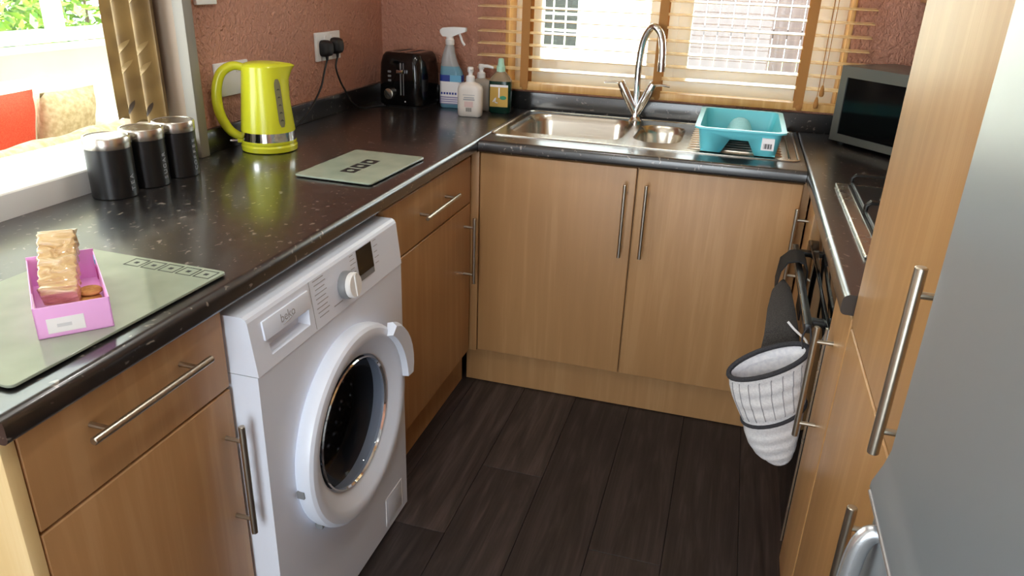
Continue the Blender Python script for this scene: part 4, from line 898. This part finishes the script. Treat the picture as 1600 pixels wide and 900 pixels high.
pillow('cushion', (-2.20, .545, .705), .30, .28, .14, .25, BEIGEF, 'beige cushion on the sofa beyond the hatch', 'cushion')
b = NB(); pts = spline([(-1.90, -.70, .645), (-1.90, -.3, .652), (-1.90, .1, .655), (-1.91, .45, .66), (-1.92, .66, .655)], 6)
tube(b, pts, [.045]+[.058+.006*math.sin(i*1.3) for i in range(len(pts)-2)]+[.045], 16); tag(ob('rolled_throw', b, BEIGEF), 'rolled beige throw along the front of the sofa', 'throw')

# ------------------------------------------------------------------ outdoors
def leaf_mat(name, c1, c2):
    t = NT(name); oi = t.n('ShaderNodeTexNoise', Scale=9.0, Detail=1.0); c = t.coord(); t.l(c, 0, oi, 'Vector'); r = t.ramp([(.35, lin(c1)), (.65, lin(c2))]); t.l(oi, 'Fac', r, 'Fac'); t.l(r, 0, t.b, 'Base Color'); t.b.inputs['Roughness'].default_value = .55
    t.b.inputs['Subsurface Weight'].default_value = 0; return t.m
LEAF = leaf_mat('shrub_leaf', '#3f6b1f', '#8fae3a'); GRASS = leaf_mat('lawn_grass', '#6f8a44', '#94a862')
PATIO = plain('pale_paving', '#cfc8bd', .8); BARK = plain('bark', '#5b4632', .9)
FENCE = wood('mauve_brown_fence', '#3a2e30', '#443638', '#4e4042', .8)
b = NB(); box(b, -14, 14, .95, 14, -.12, -.05); box(b, -16, -4.02, -8, .95, -.12, -.05); tag(ob('lawn', b, GRASS), 'lawn around the house', None, None, 'stuff')
b = NB(); box(b, -3, 4.5, .95, 5.4, -.05, -.02); struct('patio', b, PATIO, 'pale paved patio outside the window', smooth=False)
fn = thing('garden_fence', 'mauve-brown boarded fence across the garden outside the window', 'fence', (2, 7.0, -.05))
b = NB(); box(b, 0, .1435, 0, .02, 0, 1.75, .003, 1); f0 = ob('board', b, FENCE, fn, local=True); x = .02; n = 0
while x < 5.6:
    o = f0 if n == 0 else f0.copy()
    if n: COL.objects.link(o); o.parent = fn
    o.location = (x-2, random.uniform(-.004, .004), random.uniform(-.02, .02)); x += .15; n += 1
for z in (.35, .85, 1.40):
    b = NB(); box(b, -.03, 5.7, 7.02, 7.06, z-.05, z+.05); ob('rail', b, FENCE, fn)
x = 1.86
while x < 5.8:
    b = NB(); box(b, x, x+.1, 6.93, 6.998, -.06, 1.85, .005); ob('post', b, PATIO, fn); x += 1.8
ow = thing('outbuilding', 'white rendered outbuilding with small dark panes outside the window', 'building', (-2, 7.3, -.05))
b = NB(); box(b, -4.4, -.10, 7.0, 7.5, -.05, 2.6); ob('wall', b, WHITEWALL, ow, smooth=False)
b = NB(); box(b, -4.5, -.06, 6.9, 7.6, 2.6, 2.75); ob('roof', b, PATIO, ow, smooth=False)
DPANE = plain('dark_outdoor_pane', '#1d2024', .1)
for wx in (-1.36, -2.9):
    b = NB(); box(b, wx-.25, wx+.25, 6.97, 7.0, .52, 1.75, .004); wf = ob('window', b, UPVC, ow)
    for ix in range(3):
        for iz in range(6): b = NB(); box(b, wx-.22+ix*.15, wx-.22+ix*.15+.13, 6.962, 6.971, .60+iz*.185, .60+iz*.185+.155); ob('pane', b, DPANE, wf)
def shrub(loc, rx, rz, n, label, name='shrub'):
    s = thing(name, label, 'shrub', loc, 0, 'garden shrubs'); b = NB(); tube(b, [(0, 0, 0), (.03, 0, rz*.6), (0, .04, rz*1.1)], [.05, .04, .015], 8); ob('stem', b, BARK, s, local=True)
    b = NB()
    for _ in range(n):
        d_ = Vector((random.gauss(0, 1), random.gauss(0, 1), random.gauss(0, 1))).normalized()*random.uniform(.45, 1)**.5; c = Vector((d_.x*rx, d_.y*rx, rz*1.05+d_.z*rz)); a_ = Vector((random.gauss(0, 1), random.gauss(0, 1), random.gauss(0, .6))).normalized(); e_ = a_.orthogonal().normalized(); sz = random.uniform(.05, .10)
        b.faces.new([b.verts.new(p) for p in (c-a_*sz, c+e_*sz*.4, c+a_*sz, c-e_*sz*.4)])
    tag(ob('foliage', b, LEAF, s, local=True), kind='stuff')
shrub((-6.2, 3.3, -.08), .9, .95, 2600, 'yellow-green shrub outside the far window, on the right of its pane')
shrub((-6.9, 5.5, -.08), .8, .9, 2000, 'yellow-green shrub outside the far window, beyond the mullion')

# ------------------------------------------------------------------ unseen ceiling downlights added as fill
EMIT = bpy.data.materials.new('fill_lens'); EMIT.use_nodes = True
e_ = EMIT.node_tree.nodes['Principled BSDF']; e_.inputs['Emission Color'].default_value = (1, .97, .93, 1); e_.inputs['Emission Strength'].default_value = 20
for i, (x, y, lab) in enumerate(((.2, -.5, 'added fill downlight over the washing machine'), (.75, -.5, 'added fill downlight over the oven'), (.2, -1.9, 'added fill downlight over the near worktop end'), (.75, -1.9, 'added fill downlight over the fridge'))):
    d = thing('fill_downlight', lab, 'fill light', (x, y, 2.43), 0, 'added fill downlights')
    b = NB(); lathe(b, [(.045, .02), (.045, .0), (.036, -.002), (.034, .012)], n=28, caps=(False, False)); ob('bezel', b, CHROME, d, local=True)
    b = NB(); lathe(b, [(.034, .012), (.034, .014)], n=28); ob('lens', b, EMIT, d, local=True)
    l_ = bpy.data.lights.new('fill_lamp', 'SPOT'); l_.energy = DOWNLIGHT_W; l_.spot_size = 2.4; l_.spot_blend = .8; l_.shadow_soft_size = .035; l_.color = (1, .97, .93)
    lo = bpy.data.objects.new('fill_lamp', l_); COL.objects.link(lo); lo.parent = d; lo.location = (0, 0, -.01)
